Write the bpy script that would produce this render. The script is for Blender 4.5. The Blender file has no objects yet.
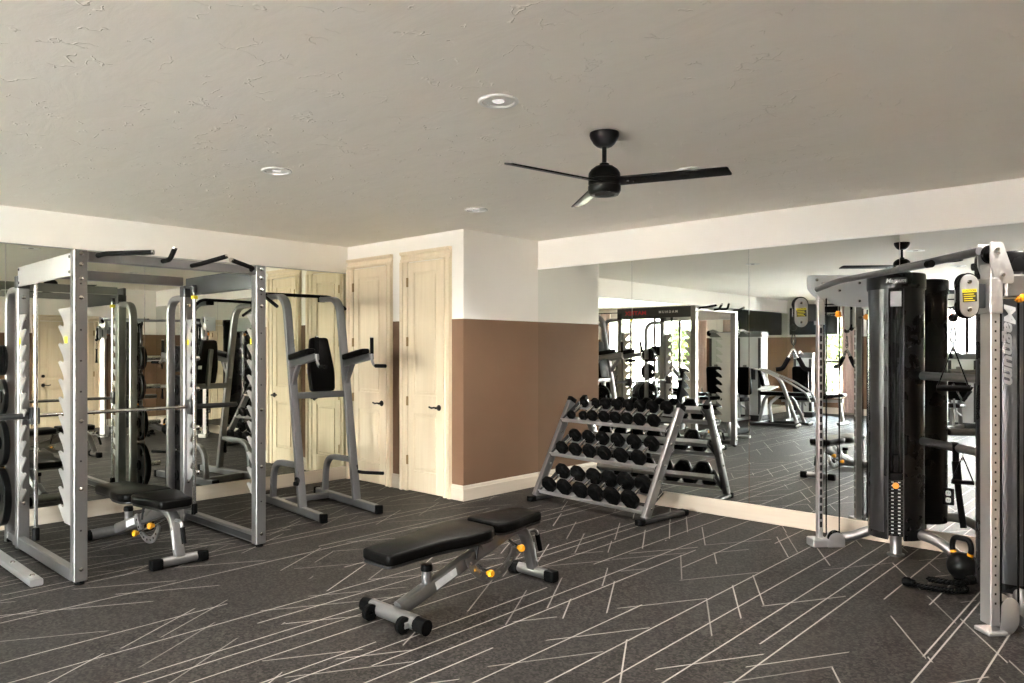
import bpy, bmesh, math, random
from mathutils import Vector, Matrix
R = random.Random(7)
SC = bpy.context.scene
COL = SC.collection
PI = math.pi
ZUP = Vector((0, 0, 1))

# ------------------------------------------------------------------ room measures (metres, camera stands at x=0, y=0)
CEIL = 2.74
XL, XR = -7.395, 1.05
YD, YM, YF = 5.159, 6.31, -5.7
XB = -5.41
ZS, ZB, ZT = 2.421, 0.145, 1.836

# ------------------------------------------------------------------ materials
MATS = {}
def new_mat(name):
    m = bpy.data.materials.new(name); m.use_nodes = True
    nt = m.node_tree; nt.nodes.clear()
    out = nt.nodes.new('ShaderNodeOutputMaterial')
    return m, nt, out
def principled(nt, out, color=(.5, .5, .5), rough=.5, metal=0., spec=.5, coat=0., sheen=0.):
    b = nt.nodes.new('ShaderNodeBsdfPrincipled')
    b.inputs['Base Color'].default_value = (*color, 1)
    b.inputs['Roughness'].default_value = rough
    b.inputs['Metallic'].default_value = metal
    b.inputs['Specular IOR Level'].default_value = spec
    b.inputs['Coat Weight'].default_value = coat
    b.inputs['Coat Roughness'].default_value = .15
    b.inputs['Sheen Weight'].default_value = sheen
    nt.links.new(b.outputs[0], out.inputs['Surface'])
    return b
def N(nt, kind, **kw):
    n = nt.nodes.new(kind)
    for k, v in kw.items():
        if k.startswith('i_'):
            n.inputs[k[2:]].default_value = v
        else:
            setattr(n, k, v)
    return n
def math_n(nt, op, a, b=None, c=None):
    n = nt.nodes.new('ShaderNodeMath'); n.operation = op
    for i, x in enumerate((a, b, c)):
        if x is None: continue
        if isinstance(x, (int, float)): n.inputs[i].default_value = x
        else: nt.links.new(x, n.inputs[i])
    return n.outputs[0]
def mix_col(nt, fac, a, b, blend='MIX'):
    n = nt.nodes.new('ShaderNodeMix'); n.data_type = 'RGBA'; n.blend_type = blend
    for idx, x in ((0, fac), (6, a), (7, b)):
        if isinstance(x, (int, float)): n.inputs[idx].default_value = x
        elif isinstance(x, tuple): n.inputs[idx].default_value = (*x, 1) if len(x) == 3 else x
        else: nt.links.new(x, n.inputs[idx])
    return n.outputs[2]
def simple(name, color, rough=.5, metal=0., spec=.5, coat=0., noise=0., nscale=40., bump=0., sheen=0., rnoise=0.):
    m, nt, out = new_mat(name)
    b = principled(nt, out, color, rough, metal, spec, coat, sheen)
    if noise or bump or rnoise:
        tc = N(nt, 'ShaderNodeTexCoord')
        nz = N(nt, 'ShaderNodeTexNoise', i_Scale=nscale, i_Detail=4.0)
        nt.links.new(tc.outputs['Object'], nz.inputs['Vector'])
        if noise:
            dark = tuple(c * (1 - noise) for c in color); lite = tuple(min(1, c * (1 + noise)) for c in color)
            nt.links.new(mix_col(nt, nz.outputs[0], dark, lite), b.inputs['Base Color'])
        if rnoise:
            r = math_n(nt, 'MULTIPLY_ADD', nz.outputs[0], rnoise, rough - rnoise / 2)
            nt.links.new(r, b.inputs['Roughness'])
        if bump:
            bp = N(nt, 'ShaderNodeBump', i_Strength=bump, i_Distance=.004)
            nt.links.new(nz.outputs[0], bp.inputs['Height']); nt.links.new(bp.outputs[0], b.inputs['Normal'])
    MATS[name] = m
    return m

silver = simple('silver_paint', (.265, .258, .26), .34, .85, noise=.05, nscale=60, rnoise=.12)
greysteel = simple('grey_powder_coat', (.205, .205, .215), .40, .75, noise=.06, nscale=30)
palesteel = simple('pale_steel_plate', (.58, .575, .575), .36, .8, noise=.04, nscale=12)
chrome = simple('chrome', (.62, .61, .60), .16, 1.0)
gunmetal = simple('gunmetal', (.06, .06, .062), .38, .7)
vinyl = simple('black_vinyl', (.0028, .0026, .0025), .36, 0, .06, noise=.15, nscale=220, bump=.08)
rubber = simple('black_rubber', (.0030, .0030, .0030), .42, 0, .05, noise=.2, nscale=90)
plastic = simple('black_plastic', (.0035, .0035, .0037), .25, 0, .14)
foam = simple('black_foam_grip', (.004, .004, .004), .7, 0, .06, noise=.2, nscale=300)
iron = simple('black_cast_iron', (.005, .005, .005), .36, .0, .14, noise=.2, nscale=80, bump=.1)
shroud = simple('black_shroud', (.006, .006, .0064), .28, 0, .22, rnoise=.12, nscale=6)
aluminium = simple('brushed_aluminium', (.42, .42, .43), .36, .85, noise=.05, nscale=9, rnoise=.15)
shroud_glare = simple('shroud_highlight', (.10, .10, .105), .30, .9, rnoise=.12, nscale=5)
yellow = simple('yellow_plastic', (.80, .36, .012), .35)
orange = simple('orange_plastic', (.78, .27, .01), .35)
signyellow = simple('sign_yellow', (.80, .66, .02), .45)
white_pl = simple('white_plastic', (.82, .81, .79), .4)
labelgrey = simple('label_grey', (.66, .67, .68), .45, 0, noise=.05, nscale=200)
letters = simple('pale_lettering', (.75, .75, .75), .4)
greyletters = simple('grey_lettering', (.52, .52, .525), .45, .1)
redletters = simple('red_lettering', (.55, .02, .03), .4)
inkblack = simple('ink_black', (.008, .008, .008), .5)
blackmetal = simple('matte_black_metal', (.004, .004, .004), .36, .0, .16)
bronze = simple('dark_bronze', (.018, .014, .011), .35, .7)
brass = simple('brass_hinge', (.30, .21, .10), .4, .8)
trimwhite = simple('white_trim', (.84, .82, .79), .38)
lampwhite = simple('lamp_reflector', (.86, .85, .83), .35)
cream_metal = simple('machine_white_and_lit_plate', (.66, .67, .68), .35, .2)
screen = simple('tv_screen', (.010, .012, .018), .12, 0, .5)
curtain_m = simple('rose_curtain', (.62, .47, .43), .9, noise=.1, nscale=25)
bark = simple('bark', (.10, .07, .05), .9, noise=.3, nscale=14)
brick = simple('rosy_plaster', (.62, .46, .40), .9, noise=.15, nscale=4)
patio_m = simple('patio_concrete', (.64, .60, .53), .9, noise=.1, nscale=3)
roofm = simple('roof_tile', (.30, .13, .09), .9, noise=.3, nscale=8)

def leaf_mat():
    m, nt, out = new_mat('leaves')
    b = principled(nt, out, (.16, .26, .05), .6)
    tc = N(nt, 'ShaderNodeTexCoord'); nz = N(nt, 'ShaderNodeTexNoise', i_Scale=2.2, i_Detail=3.0)
    nt.links.new(tc.outputs['Object'], nz.inputs['Vector'])
    nt.links.new(mix_col(nt, nz.outputs[0], (.010, .024, .004), (.075, .095, .018)), b.inputs['Base Color'])
    return m
leaf = leaf_mat()

def wall_mat(name, upper, lower, split=True):
    m, nt, out = new_mat(name)
    b = principled(nt, out, upper, .75, 0, .06)
    g = N(nt, 'ShaderNodeNewGeometry'); sx = N(nt, 'ShaderNodeSeparateXYZ'); nt.links.new(g.outputs['Position'], sx.inputs[0])
    nz = N(nt, 'ShaderNodeTexNoise', i_Scale=1.3, i_Detail=5.0); nt.links.new(g.outputs['Position'], nz.inputs['Vector'])
    up = mix_col(nt, nz.outputs[0], tuple(c * .965 for c in upper), tuple(min(1, c * 1.03) for c in upper))
    if split:
        lo = mix_col(nt, nz.outputs[0], tuple(c * .9 for c in lower), tuple(c * 1.1 for c in lower))
        f = math_n(nt, 'LESS_THAN', sx.outputs[2], ZT)
        col = mix_col(nt, f, up, lo)
    else: col = up
    nt.links.new(col, b.inputs['Base Color'])
    n2 = N(nt, 'ShaderNodeTexNoise', i_Scale=9.0, i_Detail=6.0); nt.links.new(g.outputs['Position'], n2.inputs['Vector'])
    bp = N(nt, 'ShaderNodeBump', i_Strength=.14, i_Distance=.01)
    nt.links.new(n2.outputs[0], bp.inputs['Height']); nt.links.new(bp.outputs[0], b.inputs['Normal'])
    return m
UP = (.86, .825, .78)
wallm = wall_mat('two_tone_wall', UP, (.175, .105, .067))
wallplain = wall_mat('plain_wall', UP, UP, False)

def ceiling_mat():
    m, nt, out = new_mat('skip_trowel_ceiling')
    b = principled(nt, out, (.74, .70, .65), .75, 0, .3)
    g = N(nt, 'ShaderNodeNewGeometry')
    mp = N(nt, 'ShaderNodeMapping'); mp.inputs['Rotation'].default_value = (0, 0, .9); mp.inputs['Scale'].default_value = (1, 2.6, 1)
    nt.links.new(g.outputs['Position'], mp.inputs[0])
    n1 = N(nt, 'ShaderNodeTexNoise', i_Scale=1.7, i_Detail=8.0, i_Roughness=.55, i_Distortion=.5); nt.links.new(mp.outputs[0], n1.inputs['Vector'])
    cr = N(nt, 'ShaderNodeValToRGB'); cr.color_ramp.elements[0].position = .36; cr.color_ramp.elements[1].position = .66
    nt.links.new(n1.outputs[0], cr.inputs[0])
    # short trowel scratches
    vo = N(nt, 'ShaderNodeTexVoronoi', feature='DISTANCE_TO_EDGE', i_Scale=7.0)
    n2 = N(nt, 'ShaderNodeTexNoise', i_Scale=5.0, i_Detail=3.0); nt.links.new(g.outputs['Position'], n2.inputs['Vector'])
    mixv = N(nt, 'ShaderNodeMix'); mixv.data_type = 'RGBA'; mixv.inputs[0].default_value = .22
    nt.links.new(g.outputs['Position'], mixv.inputs[6]); nt.links.new(n2.outputs['Color'], mixv.inputs[7]); nt.links.new(mixv.outputs[2], vo.inputs['Vector'])
    ridge = math_n(nt, 'SUBTRACT', 1.0, math_n(nt, 'MINIMUM', math_n(nt, 'MULTIPLY', vo.outputs[0], 34.0), 1.0))
    n3 = N(nt, 'ShaderNodeTexNoise', i_Scale=6.5, i_Detail=2.0); nt.links.new(g.outputs['Position'], n3.inputs['Vector'])
    on = math_n(nt, 'GREATER_THAN', n3.outputs[0], .57)
    ridge = math_n(nt, 'MULTIPLY', ridge, on)
    h = math_n(nt, 'MULTIPLY_ADD', ridge, .9, math_n(nt, 'MULTIPLY', cr.outputs[0], .45))
    bp = N(nt, 'ShaderNodeBump', i_Strength=.5, i_Distance=.010)
    nt.links.new(h, bp.inputs['Height']); nt.links.new(bp.outputs[0], b.inputs['Normal'])
    nt.links.new(mix_col(nt, n1.outputs[0], (.90, .845, .765), (.95, .895, .815)), b.inputs['Base Color'])
    return m
ceilm = ceiling_mat()

def carpet_mat():
    m, nt, out = new_mat('plank_carpet')
    b = principled(nt, out, (.04, .037, .035), .55, 0, .12)
    g = N(nt, 'ShaderNodeNewGeometry'); sx = N(nt, 'ShaderNodeSeparateXYZ'); nt.links.new(g.outputs['Position'], sx.inputs[0])
    X, Y = sx.outputs[0], sx.outputs[1]
    W = .305
    cx = math_n(nt, 'DIVIDE', math_n(nt, 'ADD', X, .97 + 40 * W), W)
    col = math_n(nt, 'FLOOR', cx)
    xin = math_n(nt, 'MULTIPLY', math_n(nt, 'SUBTRACT', cx, col), W)       # 0..W inside the plank
    def rnd(a, bb=None, seed=0.):
        cv = N(nt, 'ShaderNodeCombineXYZ'); 
        for i, x in enumerate((a, bb, seed)):
            if x is None: continue
            if isinstance(x, (int, float)): cv.inputs[i].default_value = x
            else: nt.links.new(x, cv.inputs[i])
        wn = N(nt, 'ShaderNodeTexWhiteNoise', noise_dimensions='3D'); nt.links.new(cv.outputs[0], wn.inputs['Vector'])
        return wn.outputs['Value']
    # plank index along y
    py = math_n(nt, 'FLOOR', math_n(nt, 'MULTIPLY_ADD', rnd(col, None, 1.5), 7.0, math_n(nt, 'DIVIDE', Y, .915)))
    # long lines along y, two candidates per plank column
    tot = None
    for k in range(2):
        x0 = math_n(nt, 'MULTIPLY_ADD', rnd(col, None, 3.5 + k), W * .42, W * (.04 + .5 * k))
        d = math_n(nt, 'ABSOLUTE', math_n(nt, 'SUBTRACT', xin, x0))
        seg = math_n(nt, 'FLOOR', math_n(nt, 'MULTIPLY_ADD', rnd(col, None, 5.5 + k), 5.0, math_n(nt, 'DIVIDE', Y, 1.9)))
        on = math_n(nt, 'GREATER_THAN', rnd(col, seg, 7.5 + k), .42)
        l = math_n(nt, 'MULTIPLY', math_n(nt, 'LESS_THAN', d, .0042), on)
        tot = l if tot is None else math_n(nt, 'MAXIMUM', tot, l)
    # slanted lines at 60 / 120 degrees, cut at plank edges
    sgn = math_n(nt, 'MULTIPLY_ADD', math_n(nt, 'GREATER_THAN', rnd(col, py, 9.5), .5), 2.0, -1.0)
    t = math_n(nt, 'SUBTRACT', Y, math_n(nt, 'MULTIPLY', math_n(nt, 'MULTIPLY', sgn, 1.7), math_n(nt, 'SUBTRACT', xin, W / 2)))
    P = .44
    tc = math_n(nt, 'DIVIDE', t, P); ti = math_n(nt, 'FLOOR', tc)
    tf = math_n(nt, 'SUBTRACT', tc, ti)
    c0 = math_n(nt, 'MULTIPLY_ADD', rnd(col, ti, 11.5), .7, .15)
    d = math_n(nt, 'MULTIPLY', math_n(nt, 'ABSOLUTE', math_n(nt, 'SUBTRACT', tf, c0)), P * .507)
    on = math_n(nt, 'GREATER_THAN', rnd(col, ti, 13.5), .36)
    sl = math_n(nt, 'MULTIPLY', math_n(nt, 'LESS_THAN', d, .0040), on)
    br = math_n(nt, 'MULTIPLY_ADD', rnd(col, ti, 15.5), .55, .45)
    sl = math_n(nt, 'MULTIPLY', sl, br)
    tot = math_n(nt, 'MAXIMUM', tot, sl)
    # tufts
    nz = N(nt, 'ShaderNodeTexNoise', i_Scale=48.0, i_Detail=5.0, i_Roughness=.85); nt.links.new(g.outputs['Position'], nz.inputs['Vector'])
    n2 = N(nt, 'ShaderNodeTexNoise', i_Scale=2.0, i_Detail=3.0); nt.links.new(g.outputs['Position'], n2.inputs['Vector'])
    vg = N(nt, 'ShaderNodeTexVoronoi', i_Scale=88.0); nt.links.new(g.outputs['Position'], vg.inputs['Vector'])
    vs_ = N(nt, 'ShaderNodeSeparateColor'); nt.links.new(vg.outputs['Color'], vs_.inputs[0])
    nmr = N(nt, 'ShaderNodeMapRange'); nmr.inputs[1].default_value = .25; nmr.inputs[2].default_value = .95; nt.links.new(vs_.outputs[0], nmr.inputs[0])
    base = mix_col(nt, nmr.outputs[0], (.004, .0036, .0033), (.050, .0435, .040))
    base = mix_col(nt, n2.outputs[0], base, mix_col(nt, .4, base, (.012, .0105, .0095)))
    tint = mix_col(nt, math_n(nt, 'MULTIPLY', rnd(col, py, 17.5), .25), base, (.022, .0195, .0178))
    fin = mix_col(nt, tot, tint, (.255, .236, .218))
    nt.links.new(fin, b.inputs['Base Color'])
    bp = N(nt, 'ShaderNodeBump', i_Strength=.12, i_Distance=.004)
    nt.links.new(nz.outputs[0], bp.inputs['Height']); nt.links.new(bp.outputs[0], b.inputs['Normal'])
    return m
carpet = carpet_mat()

def wood_mat(name, a, c, vertical=True, rough=.42):
    m, nt, out = new_mat(name)
    b = principled(nt, out, a, rough, 0, .4)
    tc = N(nt, 'ShaderNodeNewGeometry')
    mp = N(nt, 'ShaderNodeMapping'); mp.inputs['Scale'].default_value = (14, 14, .7) if vertical else (.7, .7, 14)
    nt.links.new(tc.outputs['Position'], mp.inputs[0])
    nz = N(nt, 'ShaderNodeTexNoise', i_Scale=2.0, i_Detail=5.0, i_Distortion=.6); nt.links.new(mp.outputs[0], nz.inputs['Vector'])
    nt.links.new(mix_col(nt, nz.outputs[0], a, c), b.inputs['Base Color'])
    return m
doorwood = wood_mat('cream_door_wood', (.66, .54, .385), (.79, .68, .515))
basewood = wood_mat('cream_base_wood', (.50, .43, .345), (.60, .53, .44), False)

def mirror_mat(name, col):
    m, nt, out = new_mat(name)
    b = principled(nt, out, col, 0.0, 1.0)
    return m
mirr_a = mirror_mat('mirror_glass', (.86, .885, .865))
mirr_b = mirror_mat('mirror_glass_warm', (.80, .83, .745))
mirror_edge = simple('mirror_edge', (.02, .03, .025), .5)
def glass_mat():
    m, nt, out = new_mat('window_glass')
    tr = N(nt, 'ShaderNodeBsdfTransparent'); tr.inputs[0].default_value = (.93, .95, .94, 1)
    gl = N(nt, 'ShaderNodeBsdfGlossy'); gl.inputs['Roughness'].default_value = 0
    fr = N(nt, 'ShaderNodeFresnel'); fr.inputs[0].default_value = 1.45
    mx = N(nt, 'ShaderNodeMixShader')
    nt.links.new(fr.outputs[0], mx.inputs[0]); nt.links.new(tr.outputs[0], mx.inputs[1]); nt.links.new(gl.outputs[0], mx.inputs[2])
    nt.links.new(mx.outputs[0], out.inputs['Surface'])
    return m
glass = glass_mat()
def lamp_mat():
    m, nt, out = new_mat('lamp_lens')
    e = N(nt, 'ShaderNodeEmission'); e.inputs[0].default_value = (1, .95, .88, 1); e.inputs[1].default_value = .2
    nt.links.new(e.outputs[0], out.inputs['Surface'])
    return m
lens = lamp_mat()

# ------------------------------------------------------------------ mesh kit
def link(o): COL.objects.link(o); return o
class MB:
    def __init__(s): s.bm = bmesh.new()
    def _place(s, verts, M):
        if M is not None:
            for v in verts: v.co = M @ v.co
    def box(s, x0, x1, y0, y1, z0, z1, bev=0., M=None, seg=1):
        t = bmesh.new()
        vs = [t.verts.new((x, y, z)) for x in (x0, x1) for y in (y0, y1) for z in (z0, z1)]
        for f in ((0, 1, 3, 2), (4, 6, 7, 5), (0, 4, 5, 1), (2, 3, 7, 6), (0, 2, 6, 4), (1, 5, 7, 3)):
            t.faces.new([vs[i] for i in f])
        if bev: bmesh.ops.bevel(t, geom=t.edges[:], offset=bev, segments=seg, affect='EDGES', profile=.5)
        s._merge(t, M); return s
    def _merge(s, t, M=None):
        bmesh.ops.recalc_face_normals(t, faces=t.faces[:])
        mp = {}
        for v in t.verts: mp[v] = s.bm.verts.new(M @ v.co if M is not None else v.co)
        for f in t.faces:
            try: s.bm.faces.new([mp[v] for v in f.verts])
            except ValueError: pass
        t.free()
    def sweep(s, pts, prof, up=ZUP, M=None, caps=True, closed=False):
        """carry a 2-D profile (list of (side, up)) along 3-D points"""
        t = bmesh.new(); pts = [Vector(p) for p in pts]; n = len(pts); rings = []
        for i, p in enumerate(pts):
            if closed: d = (pts[(i + 1) % n] - p).normalized() + (p - pts[i - 1]).normalized(); sc = 1
            elif i == 0: d = pts[1] - p
            elif i == n - 1: d = p - pts[i - 1]
            else:
                d = (pts[i + 1] - p).normalized() + (p - pts[i - 1]).normalized()
            d = d.normalized()
            side = d.cross(up)
            if side.length < 1e-4: side = d.cross(Vector((1, 0, 0)))
            if side.length < 1e-4: side = d.cross(Vector((0, 1, 0)))
            side.normalize(); u2 = side.cross(d).normalized()
            rings.append([t.verts.new(p + side * a + u2 * b) for a, b in prof])
        m = len(prof)
        rr = range(n if closed else n - 1)
        for i in rr:
            A, B = rings[i], rings[(i + 1) % n]
            for j in range(m): t.faces.new((A[j], A[(j + 1) % m], B[(j + 1) % m], B[j]))
        if caps and not closed:
            t.faces.new(rings[0][::-1]); t.faces.new(rings[-1])
        s._merge(t, M); return s
    def tube(s, pts, r, seg=12, up=ZUP, M=None, fil=0., nf=6, closed=False, ry=None):
        if fil: pts = fillet(pts, fil, nf)
        ry = ry or r
        prof = [(r * math.cos(2 * PI * k / seg), ry * math.sin(2 * PI * k / seg)) for k in range(seg)]
        pts = [Vector(p) for p in pts]
        d = (pts[-1] - pts[0])
        return s.sweep(pts, prof, best_up(pts, up), M, closed=closed)
    def bar(s, pts, w, h, up=ZUP, M=None, fil=0., nf=6, r=.006):
        """rectangular tube, w across, h along 'up'"""
        if fil: pts = fillet(pts, fil, nf)
        return s.sweep(pts, rrect(w, h, min(r, w * .45, h * .45)), best_up([Vector(p) for p in pts], up), M)
    def prism(s, out, h0, h1, axis='Z', M=None, bev=0.):
        t = bmesh.new()
        f = {'Z': lambda a, b, h: (a, b, h), 'Y': lambda a, b, h: (a, h, b), 'X': lambda a, b, h: (h, a, b)}[axis]
        lo = [t.verts.new(f(a, b, h0)) for a, b in out]; hi = [t.verts.new(f(a, b, h1)) for a, b in out]
        n = len(out)
        F = [t.faces.new(lo[::-1]), t.faces.new(hi)]
        for i in range(n): t.faces.new((lo[i], lo[(i + 1) % n], hi[(i + 1) % n], hi[i]))
        if bev:
            bmesh.ops.recalc_face_normals(t, faces=t.faces[:])
            ed = set(F[0].edges) | set(F[1].edges)
            bmesh.ops.bevel(t, geom=list(ed), offset=bev, segments=2, affect='EDGES', profile=.5)
        s._merge(t, M); return s
    def lathe(s, prof, seg=32, M=None, closed=False, axis='Z'):
        """prof: (radius, height) points; spun about z (or the axis named)"""
        t = bmesh.new(); rings = []
        for r, h in prof:
            if r < 1e-6: rings.append([t.verts.new((0, 0, h))])
            else: rings.append([t.verts.new((r * math.cos(2 * PI * k / seg), r * math.sin(2 * PI * k / seg), h)) for k in range(seg)])
        n = len(rings)
        for i in range(n if closed else n - 1):
            A, B = rings[i], rings[(i + 1) % n]
            for k in range(seg):
                k2 = (k + 1) % seg
                if len(A) == 1 and len(B) == 1: continue
                if len(A) == 1: t.faces.new((A[0], B[k2], B[k]))
                elif len(B) == 1: t.faces.new((A[k], A[k2], B[0]))
                else: t.faces.new((A[k], A[k2], B[k2], B[k]))
        if not closed:
            if len(rings[0]) > 1: t.faces.new(rings[0][::-1])
            if len(rings[-1]) > 1: t.faces.new(rings[-1])
        if axis == 'Y': A = Matrix.Rotation(-PI / 2, 4, 'X')
        elif axis == 'X': A = Matrix.Rotation(PI / 2, 4, 'Y')
        else: A = Matrix.Identity(4)
        s._merge(t, (M @ A) if M is not None else A); return s
    def cyl(s, p0, p1, r, seg=16, M=None): return s.tube([p0, p1], r, seg, M=M)
    def build(s, name, mat, parent=None, smooth=35, loc=None, rz=0.):
        me = bpy.data.meshes.new(name)
        bmesh.ops.recalc_face_normals(s.bm, faces=s.bm.faces[:])
        s.bm.to_mesh(me); s.bm.free()
        if smooth:
            me.polygons.foreach_set('use_smooth', [True] * len(me.polygons))
            me.set_sharp_from_angle(angle=math.radians(smooth))
        me.materials.append(mat)
        o = bpy.data.objects.new(name, me); link(o)
        if parent is not None: o.parent = parent
        if loc is not None: o.location = loc
        if rz: o.rotation_euler = (0, 0, rz)
        return o
def rrect(w, h, r, n=2):
    pts = []
    for cx, cy, a0 in ((w / 2 - r, h / 2 - r, 0), (-w / 2 + r, h / 2 - r, 90), (-w / 2 + r, -h / 2 + r, 180), (w / 2 - r, -h / 2 + r, 270)):
        for k in range(n + 1):
            a = math.radians(a0 + 90 * k / n); pts.append((cx + r * math.cos(a), cy + r * math.sin(a)))
    return pts
def best_up(pts, up):
    """an up hint never parallel to the path"""
    ups = [Vector(up), Vector((1, 0, 0)), Vector((0, 1, 0)), Vector((.3, .5, .8)), Vector((.7, -.6, .3))]
    for u in ups:
        u = u.normalized()
        if all(abs((pts[i + 1] - pts[i]).normalized().dot(u)) < .985 for i in range(len(pts) - 1) if (pts[i + 1] - pts[i]).length > 1e-6): return u
    # path curls: use the path's plane normal
    for i in range(1, len(pts) - 1):
        c = (pts[i] - pts[i - 1]).cross(pts[i + 1] - pts[i])
        if c.length > 1e-6: return c.normalized()
    return Vector((1, 0, 0))
def fillet(pts, r, n=6):
    pts = [Vector(p) for p in pts]; out = [pts[0]]
    for i in range(1, len(pts) - 1):
        a, b, c = pts[i - 1], pts[i], pts[i + 1]
        d1, d2 = (a - b), (c - b); l = min(r, d1.length * .48, d2.length * .48)
        p, q = b + d1.normalized() * l, b + d2.normalized() * l
        for k in range(n + 1):
            t = k / n; out.append(p * (1 - t) ** 2 + b * 2 * t * (1 - t) + q * t * t)
    out.append(pts[-1]); return out
def arc(cx, cy, r, a0, a1, n):
    return [(cx + r * math.cos(math.radians(a0 + (a1 - a0) * k / n)), cy + r * math.sin(math.radians(a0 + (a1 - a0) * k / n))) for k in range(n + 1)]
def rounded(poly, r, n=4):
    P = [Vector((*p, 0)) for p in poly]; out = []; m = len(P)
    for i in range(m):
        a, b, c = P[i - 1], P[i], P[(i + 1) % m]
        rr = r[i] if isinstance(r, (list, tuple)) else r
        d1, d2 = a - b, c - b; l = min(rr, d1.length * .48, d2.length * .48)
        p, q = b + d1.normalized() * l, b + d2.normalized() * l
        for k in range(n + 1):
            t = k / n; v = p * (1 - t) ** 2 + b * 2 * t * (1 - t) + q * t * t; out.append((v.x, v.y))
    return out
def text_mesh(name, body, size, mat, parent, M, depth=.0008, sx=1., shear=0., bold=0.):
    cu = bpy.data.curves.new('lettering_curve', 'FONT'); cu.body = body; cu.size = size; cu.extrude = depth
    cu.align_x = 'CENTER'; cu.align_y = 'CENTER'; cu.shear = shear; cu.offset = bold; cu.resolution_u = 3
    tmp = bpy.data.objects.new('lettering_source', cu); link(tmp)
    bpy.context.view_layer.update()
    me = bpy.data.meshes.new_from_object(tmp.evaluated_get(bpy.context.evaluated_depsgraph_get()))
    bpy.data.objects.remove(tmp); bpy.data.curves.remove(cu)
    me.transform(M @ Matrix.Diagonal((sx, 1, 1, 1)))
    me.name = name; me.materials.clear(); me.materials.append(mat)
    o = bpy.data.objects.new(name, me); link(o); o.parent = parent
    return o
def basis(origin, x, y):
    x = Vector(x).normalized(); y = Vector(y); z = x.cross(y).normalized(); y = z.cross(x)
    return Matrix(((x.x, y.x, z.x, origin[0]), (x.y, y.y, z.y, origin[1]), (x.z, y.z, z.z, origin[2]), (0, 0, 0, 1)))
def tag(o, label, cat, group=None, kind=None):
    o['label'] = label; o['category'] = cat
    if group: o['group'] = group
    if kind: o['kind'] = kind
    return o
def thing(name, label, cat, loc=(0, 0, 0), rz=0., group=None):
    o = bpy.data.objects.new(name, None); link(o); o.empty_display_size = .1
    o.location = loc; o.rotation_euler = (0, 0, rz)
    return tag(o, label, cat, group)
def struct(o): o['kind'] = 'structure'; return o
def kids(o): return [c for c in bpy.data.objects if c.parent is o]
def dup(root, loc=None, rz=None, label=None, group=None):
    src = {o: [c for c in list(COL.objects) if c.parent is o] for o in [root]}
    r = root.copy(); COL.objects.link(r)
    if loc is not None: r.location = loc
    if rz is not None: r.rotation_euler = (0, 0, rz)
    if label: r['label'] = label
    if group: r['group'] = group
    for ch in list(root.children):
        c = ch.copy(); COL.objects.link(c); c.parent = r
        for g in list(ch.children):
            d = g.copy(); COL.objects.link(d); d.parent = c
    return r
YF = -5.5
# ------------------------------------------------------------------ the room shell
def box_struct(name, x0, x1, y0, y1, z0, z1, mat, bev=0.):
    return struct(MB().box(x0, x1, y0, y1, z0, z1, bev).build(name, mat))
box_struct('floor', XL - .12, XR + .12, YF - .15, YM + .13, -.12, 0, carpet)
box_struct('ceiling', XL - .12, XR + .12, YF - .15, YM + .13, CEIL, CEIL + .12, ceilm)
box_struct('wall_left', XL - .12, XL - .006, YF, YD + .12, 0, CEIL, wallm)
box_struct('wall_closet', XL - .006, XB, YD, YD + .1, 0, CEIL, wallm)
box_struct('wall_closet_side', XB - .1, XB, YD + .1, YM + .006, 0, CEIL, wallm)
box_struct('wall_back', XB - .1, XR, YM + .006, YM + .13, 0, CEIL, wallm)

def wall_with_holes(name, axis, pos0, pos1, a0, a1, holes):
    """wall slab with window openings: holes = [(a, b, z0, z1)] along the wall"""
    mb = MB()
    def put(p, q, z0, z1):
        if q - p < 1e-4 or z1 - z0 < 1e-4: return
        if axis == 'Y': mb.box(p, q, pos0, pos1, z0, z1)
        else: mb.box(pos0, pos1, p, q, z0, z1)
    cur = a0
    for (p, q, z0, z1) in sorted(holes):
        put(cur, p, 0, CEIL); put(p, q, 0, z0); put(p, q, z1, CEIL); cur = q
    put(cur, a1, 0, CEIL)
    return struct(mb.build(name, wallm))
FW = [(-6.55, -5.84, .41, 2.35), (-5.15, -1.95, .08, 2.45), (-1.45, -.65, .08, 2.45)]
RW = []
wall_with_holes('wall_front', 'Y', YF - .15, YF, XL - .12, XR + .12, FW)
wall_with_holes('wall_right', 'X', XR, XR + .12, YF, YM + .13, RW)

def window(name, axis, wall, thick, a0, a1, z0, z1, mull, rail_z):
    fr = MB(); y0, y1 = wall - thick * .75, wall - thick * .3
    def put(mb, p, q, zz0, zz1, d0=y0, d1=y1, b=.006):
        if axis == 'Y': mb.box(p, q, d0, d1, zz0, zz1, b)
        else: mb.box(-d1 + 2 * wall, -d0 + 2 * wall, p, q, zz0, zz1, b)
    w = .05
    put(fr, a0, a0 + w, z0, z1); put(fr, a1 - w, a1, z0, z1); put(fr, a0 + w, a1 - w, z0, z0 + w); put(fr, a0 + w, a1 - w, z1 - w, z1)
    xs = [a0 + (a1 - a0) * k / mull for k in range(1, mull)]
    for x in xs: put(fr, x - .03, x + .03, z0 + w, z1 - w)
    put(fr, a0 + w, a1 - w, rail_z - .022, rail_z + .022, y0 + .01, y1 - .01)
    root = struct(fr.build(name, bronze))
    g = MB(); ym = (y0 + y1) / 2
    put(g, a0 + w * .6, a1 - w * .6, z0 + w * .6, z1 - w * .6, ym - .003, ym + .003, 0)
    g.build('window_pane', glass, root)
    s = MB(); put(s, a0 - .06, a1 + .06, z0 - .035, z0 - .002, wall - thick * .3, wall + .05, .008)
    s.build('window_sill', trimwhite, root)
    return root
window('window_1', 'Y', YF, .15, *FW[0], 1, 1.24)
window('window_2', 'Y', YF, .15, *FW[1], 4, 1.24)
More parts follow.
